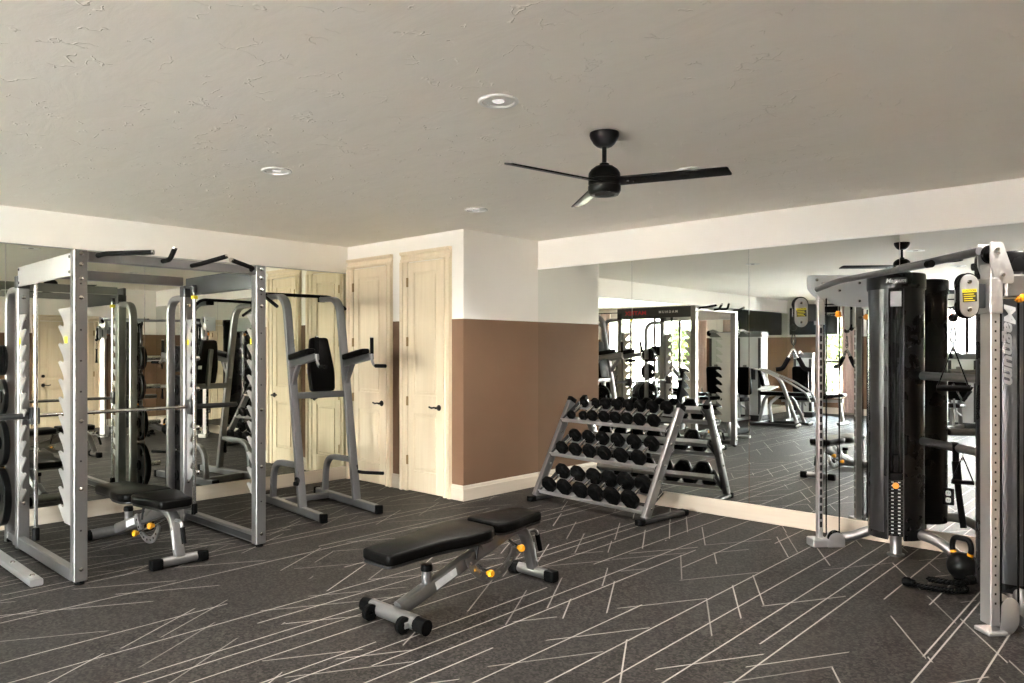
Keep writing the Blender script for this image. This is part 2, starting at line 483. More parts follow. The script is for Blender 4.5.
window('window_fill', 'Y', YF, .15, *FW[2], 1, 1.24)  # unseen window, added and sized to let in fill light

# baseboards
bb = MB().box(XB, XR, YM - .014, YM + .006, 0, ZB, .004).build('baseboard_back', basewood); struct(bb)
bb = MB().box(XL - .006, XL + .014, YF, YD, 0, ZB, .004).build('baseboard_left', basewood); struct(bb)
m = MB()
prof = [(0, 0), (.020, 0), (.020, .118), (.014, .126), (.014, .142), (.008, .152), (0, .152)]
m.prism([(XB + a, z) for a, z in prof], YD - .02, YM, 'Y'); struct(m.build('baseboard_closet_side', basewood))
m = MB()
for x0, x1 in ((-6.541, -6.384), (-5.579, XB + .0)): m.prism([(YD - a, z) for a, z in prof], x0, x1, 'X')
struct(m.build('baseboard_closet', basewood))
m = MB()
for x0, x1 in ((XL, -5.22), (-1.88, -1.52), (-.58, XR)): m.prism([(YF + a, z) for a, z in prof], x0, x1, 'X')
struct(m.build('baseboard_front', basewood))
m = MB()
for y0, y1 in ((YF, 4.06), (5.27, YM)): m.prism([(XR - a, z) for a, z in prof], y0, y1, 'Y')
struct(m.build('baseboard_right', basewood))
# white channel that holds the mirrors' top edge, thin channel on the left wall
struct(MB().box(XB + .002, XR, YM - .010, YM + .006, ZS, ZS + .016, .002).build('trim_1', trimwhite))
struct(MB().box(XL - .006, XL + .005, YF, YD, ZS, ZS + .008, .001).build('trim_2', aluminium))

# mirrors, panel by panel
def mirror_panel(axis, a0, a1, label, grp, mat):
    m = MB(); g = .0026
    if axis == 'Y': m.box(a0 + g, a1 - g, YM, YM + .005, ZB + .001, ZS - .001)
    else: m.box(XL - .005, XL, a0 + g, a1 - g, ZB + .001, ZS - .001)
    o = m.build('mirror_panel', mat, smooth=0); o.data.materials.append(mirror_edge)
    for f in o.data.polygons:
        if abs(f.normal[1 if axis == 'Y' else 0]) < .5: f.material_index = 1
    return tag(o, label, 'mirror', grp)
rb = [XB, -4.162, -2.925, -1.69, -.455, XR]
rl = ['frameless mirror panel beside the tan closet wall, behind the left half of the dumbbell rack',
      'frameless mirror panel behind the right end of the dumbbell rack and right of it',
      'frameless mirror panel reaching from right of the dumbbell rack to the cable trainer',
      'frameless mirror panel directly behind the black weight tower nearest the mirrors',
      'frameless mirror panel in the right corner behind the right column of the cable trainer']
for i in range(5): mirror_panel('Y', rb[i], rb[i + 1], rl[i], 'mirror panels on the back wall', mirr_a)
lb = [YF, -3.2, -1.8, -.6, .58, 1.71, 2.84, 3.97, YD]
ll = {7: 'frameless mirror panel next to the closet doors, behind the dip station',
      6: 'frameless mirror panel behind the right rear upright of the power rack',
      5: 'frameless mirror panel behind the middle of the power rack',
      4: 'frameless mirror panel at the left edge of the photo behind the weight plates',
      3: 'frameless mirror panel on the left wall behind the black bench machine',
      2: 'frameless mirror panel on the left wall beside the weight stack machine',
      1: 'frameless mirror panel on the left wall, second from the front windows',
      0: 'frameless mirror panel on the left wall beside the wall mounted television'}
for i in range(8): mirror_panel('X', lb[i], lb[i + 1], ll[i], 'mirror panels on the left wall', mirr_b)

# doors: raised two-panel leaves in moulded casings
def door(name, axis_x, x0, x1, top, M, hinge_left=True, hz=(.335, .97, 1.61, 2.25), lever_z=.92, dead=None):
    """leaf x0..x1 in the local plane y=0 (room side is -y)"""
    lf = MB(); st = .095
    lf.box(x0, x1, -.004, .03, .008, top, M=M)
    zs = ((.008, .23), (.84, 1.04), (top - .115, top)) if top > 2.2 else ((.008, .22), (.80, .98), (top - .11, top))
    lf.box(x0, x0 + st, -.020, -.003, .008, top, .004, M=M); lf.box(x1 - st, x1, -.020, -.003, .008, top, .004, M=M)
    for a, b in zs: lf.box(x0 + st, x1 - st, -.020, -.003, a, b, .004, M=M)
    for a, b in ((zs[0][1], zs[1][0]), (zs[1][1], zs[2][0])):
        lf.box(x0 + st + .028, x1 - st - .028, -.013, -.003, a + .028, b - .028, .009, M=M)
    root = struct(lf.build(name, doorwood))
    c = MB(); w = .11
    prof = [(0, 0), (0, -.026), (.012, -.032), (.030, -.034), (.036, -.022), (.074, -.020), (.080, -.036), (.092, -.044), (w, -.044), (w, 0)]
    for side in (-1, 1):
        e = x0 - .006 if side < 0 else x1 + .006
        pl = [(e + side * a, y) for a, y in prof]
        c.prism(pl, 0, top + .008, 'Z', M)
    c.prism([(y, top + .008 + a) for a, y in prof], x0 - .008 - w, x1 + .008 + w, 'X', M)
    c.build('door_casing', doorwood, root)
    xh = x1 - .055 if hinge_left else x0 + .055; d = -1 if hinge_left else 1
    h = MB()
    h.lathe([(0, 0), (.030, 0), (.033, -.006), (.026, -.016), (.012, -.02), (.012, -.052)], 20, M @ Matrix.Translation((xh, -.020, lever_z)) @ Matrix.Rotation(PI / 2, 4, 'X') @ Matrix.Diagonal((1, 1, -1, 1)))
    h.tube([(xh, -.064, lever_z), (xh + d * .03, -.066, lever_z + .004), (xh + d * .07, -.064, lever_z - .004), (xh + d * .115, -.06, lever_z + .006)], .0095, 10, M=M)
    h.build('door_lever', bronze, root)
    if dead:
        k = MB().lathe([(0, 0), (.031, 0), (.028, .022), (0, .024)], 20, M @ Matrix.Translation((xh, -.016, dead)) @ Matrix.Rotation(PI / 2, 4, 'X'))
        k.build('deadbolt', bronze, root)
    xg = x0 - .004 if hinge_left else x1 + .004
    for z in hz:
        MB().box(xg - .011, xg + .011, -.036, -.012, z - .05, z + .05, .003, M=M).build('hinge', brass, root)
    return root
Md = Matrix.Translation((0, YD, 0))
door('door_1', 0, -7.253, -6.659, 2.462, Md)
door('door_2', 0, -6.258, -5.697, 2.462, Md)
Mr = Matrix.Translation((XR, 0, 0)) @ Matrix.Rotation(-PI / 2, 4, 'Z')     # local x -> -Y, local -y -> -X
door('door_3', 0, -5.12, -4.20, 2.06, Mr, True, (.3, 1.05, 1.85), .86, 1.03)

# ------------------------------------------------------------------ ceiling fixtures
def downlight(x, y, label):
    t = thing('recessed_light', label, 'ceiling light', (x, y, CEIL), 0, 'recessed ceiling lights')
    MB().lathe([(.078, -.002), (.098, -.001), (.101, -.006), (.095, -.012), (.080, -.013), (.074, -.006)], 40, closed=True).build('trim_ring', trimwhite, t)
    MB().lathe([(.079, -.004), (.060, -.0015), (.034, -.0008), (0, -.0008)], 40).build('reflector', lampwhite, t)
    MB().lathe([(.030, -.004), (.026, -.009), (0, -.011)], 24).build('lamp_lens', lens, t)
LX = {-4.58: 'left', -2.5: 'middle', -.42: 'right'}
LY = {4.52: 'in the row nearest the closet doors', 2.62: 'in the row level with the ceiling fan', .35: 'in the row above the power rack end', -1.7: 'in the row behind the camera', -3.8: 'in the row nearest the front windows'}
for x, a in LX.items():
    for y, b in LY.items():
        lab = f'white round recessed ceiling light, {a} one {b}'
        if (x, y) == (-2.5, 2.62): lab = 'largest white recessed ceiling light in front of the black fan'
        if (x, y) == (-4.58, 2.62): lab = 'white recessed ceiling light above the power rack, left of the fan'
        if (x, y) == (-4.58, 4.52): lab = 'small white recessed ceiling light nearest the closet corner'
        if (x, y) == (-2.5, 4.52): lab = 'white recessed ceiling light half hidden behind the right fan blade'
        downlight(x, y, lab)
def fan():
    t = thing('ceiling_fan', 'matte black three-blade ceiling fan hanging from the plaster ceiling', 'ceiling fan', (-2.44, 3.42, CEIL))
    MB().lathe([(0, 0), (.082, 0), (.083, -.014), (.078, -.030), (.060, -.060), (.044, -.074), (.030, -.080), (0, -.080)], 32).build('canopy', blackmetal, t)
    MB().lathe([(0, -.078), (.013, -.078), (.013, -.165), (.027, -.172), (.027, -.195), (0, -.195)], 20).build('downrod', blackmetal, t)
    mo = MB().lathe([(0, -.185), (.05, -.188), (.075, -.206), (.088, -.226), (.090, -.250), (.085, -.253), (.085, -.260), (.090, -.263), (.090, -.288), (.085, -.291), (.085, -.297),
                (.092, -.300), (.092, -.325), (.084, -.340), (.080, -.342), (.080, -.348), (.058, -.348), (.054, -.344), (0, -.344)], 36).build('motor_housing', blackmetal, t)
    # blade: tapered board, pitched
    for a in (FAN0, FAN0 + 120, FAN0 + 240):
        M = Matrix.Rotation(math.radians(a), 4, 'Z') @ Matrix.Translation((0, 0, -.275)) @ Matrix.Rotation(math.radians(-13), 4, 'X')
        b = MB(); b.prism(rounded([(.07, -.052), (.675, -.046), (.69, .046), (.07, .052)], (.01, .012, .012, .01)), -.004, .004, 'Z', M, .002)
        bl = b.build('blade', blackmetal, t)
        s = MB()
        for sx in (.13, .17): s.lathe([(0, -.0085), (.006, -.0085), (.006, -.003)], 10, M @ Matrix.Translation((sx, .012, 0)))
        s.build('blade_screws', chrome, bl)
FAN0 = 20.0
fan()

# ------------------------------------------------------------------ power rack with guided bar (left)
def hook_outline(x0, x1, z0, z1, n=11, depth=.11):
    """plate whose x1 edge is cut into upward hooks (x0 = straight edge); works for either sign"""
    s = 1 if x1 > x0 else -1
    pts = [(x0, z0), (x1 - s * depth * 1.1, z0)]
    h = (z1 - z0 - .10) / n
    pts.append((x1, z0 + .09))
    z = z0 + .09
    for k in range(n):
        top = z + h
        pts += [(x1 + s * .004, z + .010), (x1 - s * depth * .25, z + .020), (x1 - s * depth * .75, z + .006), (x1 - s * depth, z + .016),
                (x1 - s * depth * .96, z + .034), (x1 - s * depth * .72, z + h * .52), (x1 - s * depth * .22, z + h * .86)]
        z = top
    pts += [(x1, z), (x1, z1 - .006), (x1 - s * .03, z1), (x0, z1)]
    return pts
def power_rack():
    t = thing('power_rack', 'large silver power rack with a guided bar and notched hook plates', 'power rack', (-6.0, 2.27, 0))
    ox, oy = -6.0, 2.27
    def bx(x0, x1, y0, y1, z0, z1, bev=.005): return MB().box(x0 - ox, x1 - ox, y0 - oy, y1 - oy, z0, z1, bev)
    F, Rr = (-5.38, -5.30), (-6.66, -6.58)
    YA, YB = (1.60, 1.68), (2.86, 2.94)
    H = 2.17
    def bolts(o, pts, d='X'):
        b = MB()
        for (x, y, z) in pts:
            M = Matrix.Translation((x - ox, y - oy, z))
            b.lathe([(0, .011), (.007, .010), (.0135, .006), (.0145, 0)], 12, M, axis=d)
        b.build('bolts', chrome, o)
    for yy, nm in ((YA, 'a'), (YB, 'b')):
        u = bx(*F, *yy, .02, H).build('upright', silver, t)
        bolts(u, [(F[1], sum(yy) / 2, z) for z in (.10, .62, 1.06, 1.86, 1.985, 2.075, 2.145)])
        h = MB()
        for z in (1.25, 1.45, 1.65, 1.95, .8, .35): h.lathe([(0, .0006), (.006, .0006), (.006, 0)], 10, Matrix.Translation((F[1] - ox, sum(yy) / 2 - oy, z)), axis='X')
        h.build('adjustment_holes', inkblack, u)
        MB().lathe([(0, 0), (.03, 0), (.032, .008), (.026, .022), (0, .022)], 16, Matrix.Translation((F[1] - .03 - ox, sum(yy) / 2 - oy, 0))).build('foot', rubber, u)
        u = bx(*Rr, *yy, .0, 2.03).build('upright', silver, t)
        bolts(u, [(Rr[1], sum(yy) / 2, z) for z in (.35, 1.05, 1.75, 1.92)])
    for yy, out in ((YA, -1), (YB, 1)):
        y0 = yy[0] if out < 0 else yy[1] - .055
        r = bx(-6.73, F[0], y0 + .002, y0 + .053, .012, .095).build('base_rail', silver, t)
        bolts(r, [], 'Y') if False else None
        MB().box(-6.6 - ox, F[0] - .02 - ox, (y0 + .056 - oy) if out < 0 else (y0 - .012 - oy), (y0 + .064 - oy) if out < 0 else (y0 - .004 - oy), .03, .075, .002).build('base_rail_lip', gunmetal, r)
        MB().lathe([(0, 0), (.03, 0), (.028, .014), (0, .014)], 14, Matrix.Translation((-6.62 - ox, y0 + .03 - oy, 0))).build('foot', rubber, r)
    # top: side panels, front and rear beams
    pa = MB().prism(rounded([(F[0] + .005 - ox, 2.005), (F[0] + .005 - ox, 2.155), (-6.59 - ox, 2.148), (-6.59 - ox, 2.003)], .006), YA[0] + .004 - oy, YA[0] + .024 - oy, 'Y', bev=.002).build('side_panel', palesteel, t)
    pa['label'] = 'plain pale steel side panel'
    bb_ = MB()
    for x in (F[0] - .02, -6.56):
        for z in (2.03, 2.13): bb_.lathe([(0, -.008), (.009, -.006), (.011, 0)], 10, Matrix.Translation((x - ox, YA[0] + .004 - oy, z)), axis='Y')
    bb_.build('bolts', gunmetal, pa)
    pb = MB().prism(rounded([(F[0] + .005 - ox, 2.005), (F[0] + .005 - ox, 2.165), (-6.66 - ox, 2.160), (-6.66 - ox, 2.003)], .006), YB[1] - .028 - oy, YB[1] - .002 - oy, 'Y', bev=.002).build('side_panel', gunmetal, t)
    pb['label'] = 'black side panel with red and white lettering'
    Mt = lambda x, z: basis((x - ox, YB[1] - .0015 - oy, z), (-1, 0, 0), (0, 0, 1))
    text_mesh('lettering', 'MATRIX', .085, redletters, pb, Mt(-6.32, 2.082), sx=1.25, bold=.002)
    text_mesh('lettering', 'M A G N U M', .050, letters, pb, Mt(-5.75, 2.088), sx=1.1, bold=.0012)
    fb = bx(F[0] + .02, F[1] - .004, YA[1], YB[0], 2.098, 2.164).build('top_beam', silver, t)
    rb_ = bx(Rr[0] + .005, Rr[1] - .005, YA[1], YB[0], 2.086, 2.163).build('top_beam', silver, t)
    for yy in (YA, YB):
        bx(Rr[0], Rr[1] + .006, yy[0] - .002, yy[1] + .002, 1.99, 2.085, .004).build('corner_cap', gunmetal, t)
    # chin-up grips in front of the top beam
    def grip(pts):
        P = [(x - ox, y - oy, z) for x, y, z in pts]
        g = MB().tube(P, .0165, 12, fil=.03).build('chin_up_grip', foam, t)
        d = (Vector(P[-1]) - Vector(P[-2])).normalized()
        MB().cyl(Vector(P[-1]) - d * .001, Vector(P[-1]) + d * .012, .0165).build('grip_cap', chrome, g)
    grip([(-5.34, 1.74, 2.14), (-5.20, 1.75, 2.145), (-5.02, 1.975, 2.16)])
    grip([(-5.34, 2.16, 2.14), (-5.19, 2.16, 2.142), (-5.16, 2.18, 2.215)])
    grip([(-5.34, 2.36, 2.125), (-5.22, 2.375, 2.13), (-5.10, 2.52, 2.19)])
    grip([(-5.34, 2.83, 2.13), (-5.24, 2.80, 2.140), (-5.16, 2.59, 2.175)])
    # notched hook plates
    for yy in ((YA[0] + .012, YA[0] + .020), (YB[0] + .030, YB[0] + .038)):
        for x0, x1, z0, z1 in ((F[0] + .001, -5.655 if yy[0] < 2 else -5.505, .37, 1.80), (-6.63, -6.42, .37, 1.79)):
            hp = MB().prism([(a - ox, z) for a, z in hook_outline(x0, x1, z0, z1, depth=.11 if yy[0] < 2 or x0 < -6 else .085)], yy[0] - oy, yy[1] - oy, 'Y').build('hook_plate', palesteel, t, smooth=20)
            a_ = (-5.53 if yy[0] < 2 else -5.452) if x0 > -6 else -6.605
            MB().box(a_ - ox, a_ + .062 - ox, yy[0] - .001 - oy, yy[0] + .002 - oy, 1.565, 1.61).build('sticker', signyellow, hp)
    # guide rods, carriages and bar
    for y, s in ((1.682, -1), (2.888, 1)):
        r = MB().cyl((-6.43 - ox, y - oy, .16), (-6.43 - ox, y - oy, 2.04), .014).build('guide_rod', chrome, t)
        MB().lathe([(0, 0), (.026, 0), (.026, .085), (.020, .095), (0, .095)], 18, Matrix.Translation((-6.43 - ox, y - oy, .085))).build('rod_bumper', rubber, r)
        MB().lathe([(0, 0), (.022, 0), (.022, .05), (0, .05)], 18, Matrix.Translation((-6.43 - ox, y - oy, 2.02))).build('rod_clamp', gunmetal, r)
        MB().box(-6.66 - ox, -6.43 - ox, y - .022 - oy, y + .022 - oy, 2.065, 2.09, .003).build('rod_bracket', gunmetal, r)
        if s > 0: MB().box(-6.455 - ox, -6.405 - ox, y - .020 - oy, y + .020 - oy, 1.965, 1.995, .003).build('sticker', signyellow, r)
    bar = MB().cyl((-6.50 - ox, 1.66 - oy, 1.02), (-6.50 - ox, 2.89 - oy, 1.02), .0145).build('guided_bar', chrome, t)
    for y, s in ((1.682, -1), (2.888, 1)):
        MB().box(-6.53 - ox, -6.435 - ox, y - .032 - oy, y + .032 - oy, .955, 1.085, .012, seg=2).build('carriage', gunmetal, bar)
        MB().lathe([(0, 0), (.030, 0), (.030, .012), (.022, .014), (.022, .385), (.019, .39), (0, .39)], 20, Matrix.Translation((-6.50 - ox, y + s * .030 - oy, 1.02)) @ (Matrix.Diagonal((1, s, 1, 1))), axis='Y').build('bar_sleeve', gunmetal, bar)
    # curved plate-storage posts behind the frame
    for yy, s in ((1.64, -1), (2.90, 1)):
        P = [(-6.95, yy, .0), (-6.95, yy, 1.985), (-6.62, yy, 1.985)]
        P = [(a - ox, b - oy, c) for a, b, c in P]
        p = MB().bar(P, .055, .075, up=(0, 1, 0), fil=.27, nf=9, r=.02).build('storage_post', silver, t)
        MB().box(-6.95 - ox, -6.70 - ox, yy - .025 - oy, yy + .025 - oy, .02, .08, .005).build('post_brace', silver, p)
        MB().box(-7.0 - ox, -6.90 - ox, yy - .032 - oy, yy + .032 - oy, 0, .03, .006).build('foot', rubber, p)
        for z in (1.44, 1.15, .785, .36):
            MB().lathe([(0, 0), (.033, 0), (.033, .01), (.0235, .012), (.0235, .235), (.019, .24), (0, .24)], 18, Matrix.Translation((-6.95 - ox, yy + s * .026 - oy, z)) @ Matrix.Diagonal((1, s, 1, 1)), axis='Y').build('storage_peg', chrome, p)
    return t
power_rack()
# weight plates on the pegs, one object each
def plate_mesh(rad, th):
    m = MB(); h = th / 2
    m.lathe([(rad, -h * .8), (rad, h * .8), (rad - .006, h), (rad - .028, h), (rad - .036, h * .45), (rad - .036, -h * .45), (rad - .028, -h), (rad - .006, -h)], 44, closed=True, axis='Y')
    hub = min(.055, rad * .45)
    m.lathe([(.0255, -h), (hub, -h), (hub, h), (.0255, h)], 30, closed=True, axis='Y')
    inner, outer = hub - .004, rad - .03
    if outer - inner > .03:
        ns = 3
        for k in range(ns):
            a0 = math.radians(360 / ns * k + 14); a1 = math.radians(360 / ns * (k + 1) - 14)
            # web sector
            pts = [(inner * math.cos(a0 + (a1 - a0) * q / 8), inner * math.sin(a0 + (a1 - a0) * q / 8)) for q in range(9)]
            pts += [(outer * math.cos(a1 - (a1 - a0) * q / 8), outer * math.sin(a1 - (a1 - a0) * q / 8)) for q in range(9)]
            m.prism(pts, -h * .42, h * .42, 'Y')
            # open grip slot left between the webs, closed near the hub
            b0, b1 = a1, a1 + math.radians(28)
            mid = inner + (outer - inner) * .45
            pts = [(inner * math.cos(b0), inner * math.sin(b0)), (inner * math.cos(b1), inner * math.sin(b1)), (mid * math.cos(b1), mid * math.sin(b1)), (mid * math.cos(b0), mid * math.sin(b0))]
            m.prism(pts, -h * .42, h * .42, 'Y')
    return m
PL = {1.44: (.120, .026, 3), 1.15: (.140, .034, 1), .785: (.180, .042, 1), .36: (.228, .052, 1)}
SZ = {1.44: 'small', 1.15: 'medium', .785: 'large', .36: 'largest'}
ORD = {1.44: 'top', 1.15: 'second', .785: 'third', .36: 'bottom'}
for yy, s, side in ((1.64, -1, 'left'), (2.90, 1, 'right')):
    for z, (rad, th, n) in PL.items():
        nn = n if s < 0 else (2 if z == 1.44 else 1)
        y = yy + s * .04
        proto = None
        for k in range(nn):
            pos = ['inner', 'middle', 'outer'][k] if nn > 1 else ''
            lab = f'{SZ[z]} black plate on the {ORD[z]} peg of the {side} storage post' + (f', {pos} in its stack' if pos else '')
            yc = y + s * th / 2
            dz = -.0015
            if proto is None:
                o = plate_mesh(rad, th).build('weight_plate', iron, None, loc=(-6.95, yc, z + dz)); proto = o
            else:
                o = proto.copy(); COL.objects.link(o); o.location = (-6.95, yc, z + dz)
            tag(o, lab, 'weight plate', 'weight plates stored on the power rack')
            y += s * (th + .002)

# ------------------------------------------------------------------ adjustable benches
def bench(label, loc, rz):
    t = thing('adjustable_bench', label, 'weight bench', loc, rz, 'adjustable benches')
    def pad(name, out, z0, z1, tilt=None):
        M = None
        if tilt: M = Matrix.Translation((tilt[0], 0, tilt[1])) @ Matrix.Rotation(tilt[2], 4, 'Y') @ Matrix.Translation((-tilt[0], 0, -tilt[1]))
        p = MB().prism(out, z0, z1, 'Z', M, .016).build(name, vinyl, t, smooth=50)
        MB().prism([(x * 1.0, y * .94) for x, y in [(a - (.0 if a < .6 else .0), b) for a, b in out]], z0 - .012, z0 + .002, 'Z', M).build('pad_board', inkblack, p)
        return p
    back = [(-.135, -.132), (.24, -.142), (.40, -.192), (.58, -.196), (.655, -.150), (.655, .150), (.58, .196), (.40, .192), (.24, .142), (-.135, .132)]
    pad('back_pad', rounded(back, [.045, .12, .07, .07, .05, .05, .07, .07, .12, .045], 5), .392, .455, (.66, .42, math.radians(-2.0)))
    seat = [(.68, -.130), (.73, -.168), (.83, -.166), (.98, -.128), (1.145, -.118), (1.145, .118), (.98, .128), (.83, .166), (.73, .168), (.68, .130)]
    pad('seat_pad', rounded(seat, [.05, .06, .07, .08, .05, .05, .08, .07, .06, .05], 5), .398, .462)
    bm = MB().bar([(.03, 0, .075), (.70, 0, .285), (.97, 0, .365)], .062, .085, up=(0, 0, 1), r=.016).build('main_beam', silver, t)
    lb = MB().box(-.085, .085, -.001, .001, -.024, .024).build('sticker', labelgrey, bm); lb.location = (.36, -.0325, .178); lb.rotation_euler = (0, -.304, 0)
    MB().box(.20, .40, -.0322, -.031, 0, 0.001).bm.free()
    rbx = MB().tube([(0, -.20, .055), (0, .20, .055)], .036, 16, ry=.042).build('rear_base', silver, t)
    for s in (-1, 1):
        MB().tube([(0, s * .195, .052), (0, s * .275, .048)], .039, 14, ry=.043).build('end_cap', rubber, rbx)
        w = MB().lathe([(.010, -.017), (.040, -.017), (.046, -.012), (.046, .012), (.040, .017), (.010, .017)], 24, Matrix.Translation((-.058, s * .145, .047)), closed=True, axis='Y').build('wheel', rubber, rbx)
        MB().lathe([(0, -.022), (.018, -.020), (.022, -.014), (.022, .014), (.018, .020), (0, .022)], 18, Matrix.Translation((-.058, s * .145, .047)), axis='Y').build('wheel_hub', labelgrey, w) if False else None
        MB().box(-.062, 0, s * .145 + s * .020 - .004, s * .145 + s * .020 + .004, .03, .065, .003).build('wheel_bracket', silver, rbx)
    po = MB().tube([(.235, 0, .125), (.235, 0, .255)], .029, 16).build('rest_post', silver, t)
    MB().lathe([(0, .245), (.034, .247), (.036, .262), (.032, .283), (0, .285)], 20, Matrix.Translation((.235, 0, 0))).build('rubber_stop', rubber, po)
    br = MB().bar([(.02, 0, .368), (.64, 0, .384)], .06, .034, r=.006).build('pad_support', gunmetal, t)
    MB().bar([(.63, .0, .37), (.60, .0, .24)], .085, .012, up=(1, 0, .2), r=.003).build('support_bracket', gunmetal, br)
    # ladder arc with adjustment holes
    outer = arc(.735, .335, .245, 196, 338, 26); inner = arc(.735, .335, .195, 338, 196, 26)
    a = MB().prism(outer + inner, -.052, -.040, 'Y', bev=.002).build('ladder_arc', silver, t)
    h = MB()
    for k in range(8):
        q = math.radians(208 + 15.5 * k); h.lathe([(0, -.0008), (.010, -.0008), (.010, 0)], 12, Matrix.Translation((.735 + .22 * math.cos(q), -.052, .335 + .22 * math.sin(q))), axis='Y')
    h.build('arc_holes', chrome, a)
    MB().bar([(.655, -.03, .30), (.76, -.03, .365)], .012, .05, r=.003).build('arc_link', silver, a)
    for x, z in ((.935, .258), (.655, .158)):
        k = MB().cyl((x, .0, z + .03), (x, -.085, z), .010).build('pull_pin', chrome, t)
        Mk = basis((x, -.080, z), (1, 0, 0), (0, 0, 1))
        MB().lathe([(0, 0), (.013, 0), (.015, .012), (.022, .020), (.024, .034), (.018, .044), (0, .046)], 18, Mk).build('knob', yellow, k)
    MB().bar([(.60, 0, .372), (1.02, 0, .376)], .05, .03, r=.006).build('seat_support', silver, t)
    leg = MB().bar([(.86, 0, .350), (1.075, 0, .352), (1.17, 0, .065)], .075, .062, fil=.13, nf=8, r=.02).build('front_leg', silver, t)
    pn = MB().bar([(1.135, 0, .245), (1.165, 0, .115)], .050, .004, up=(-.95, 0, -.3), r=.001).build('sticker', labelgrey, leg)
    pn.location = (-.040, -.0, 0) if False else (.0, -.0165, .0)
    fb = MB().tube([(1.17, -.13, .042), (1.17, .13, .042)], .030, 16, ry=.034).build('front_base', silver, t)
    for s in (-1, 1):
        MB().box(1.133, 1.207, s * .160 - .042, s * .160 + .042, 0, .078, .016, seg=2).build('end_cap', rubber, fb)
    hd = MB().tube([(1.115, 0, .31), (1.205, 0, .315), (1.235, 0, .215)], .011, 12, fil=.05).build('carry_handle', silver, t)
    MB().cyl((1.217, 0, .275), (1.247, 0, .165), .0165).build('hand_grip', foam, hd)
    return t
bench('black padded adjustable bench standing alone in the middle of the carpet', (-3.26, 2.58, 0), PI / 2)
bench('black padded adjustable bench standing inside the power rack', (-6.44, 2.26, 0), 0)

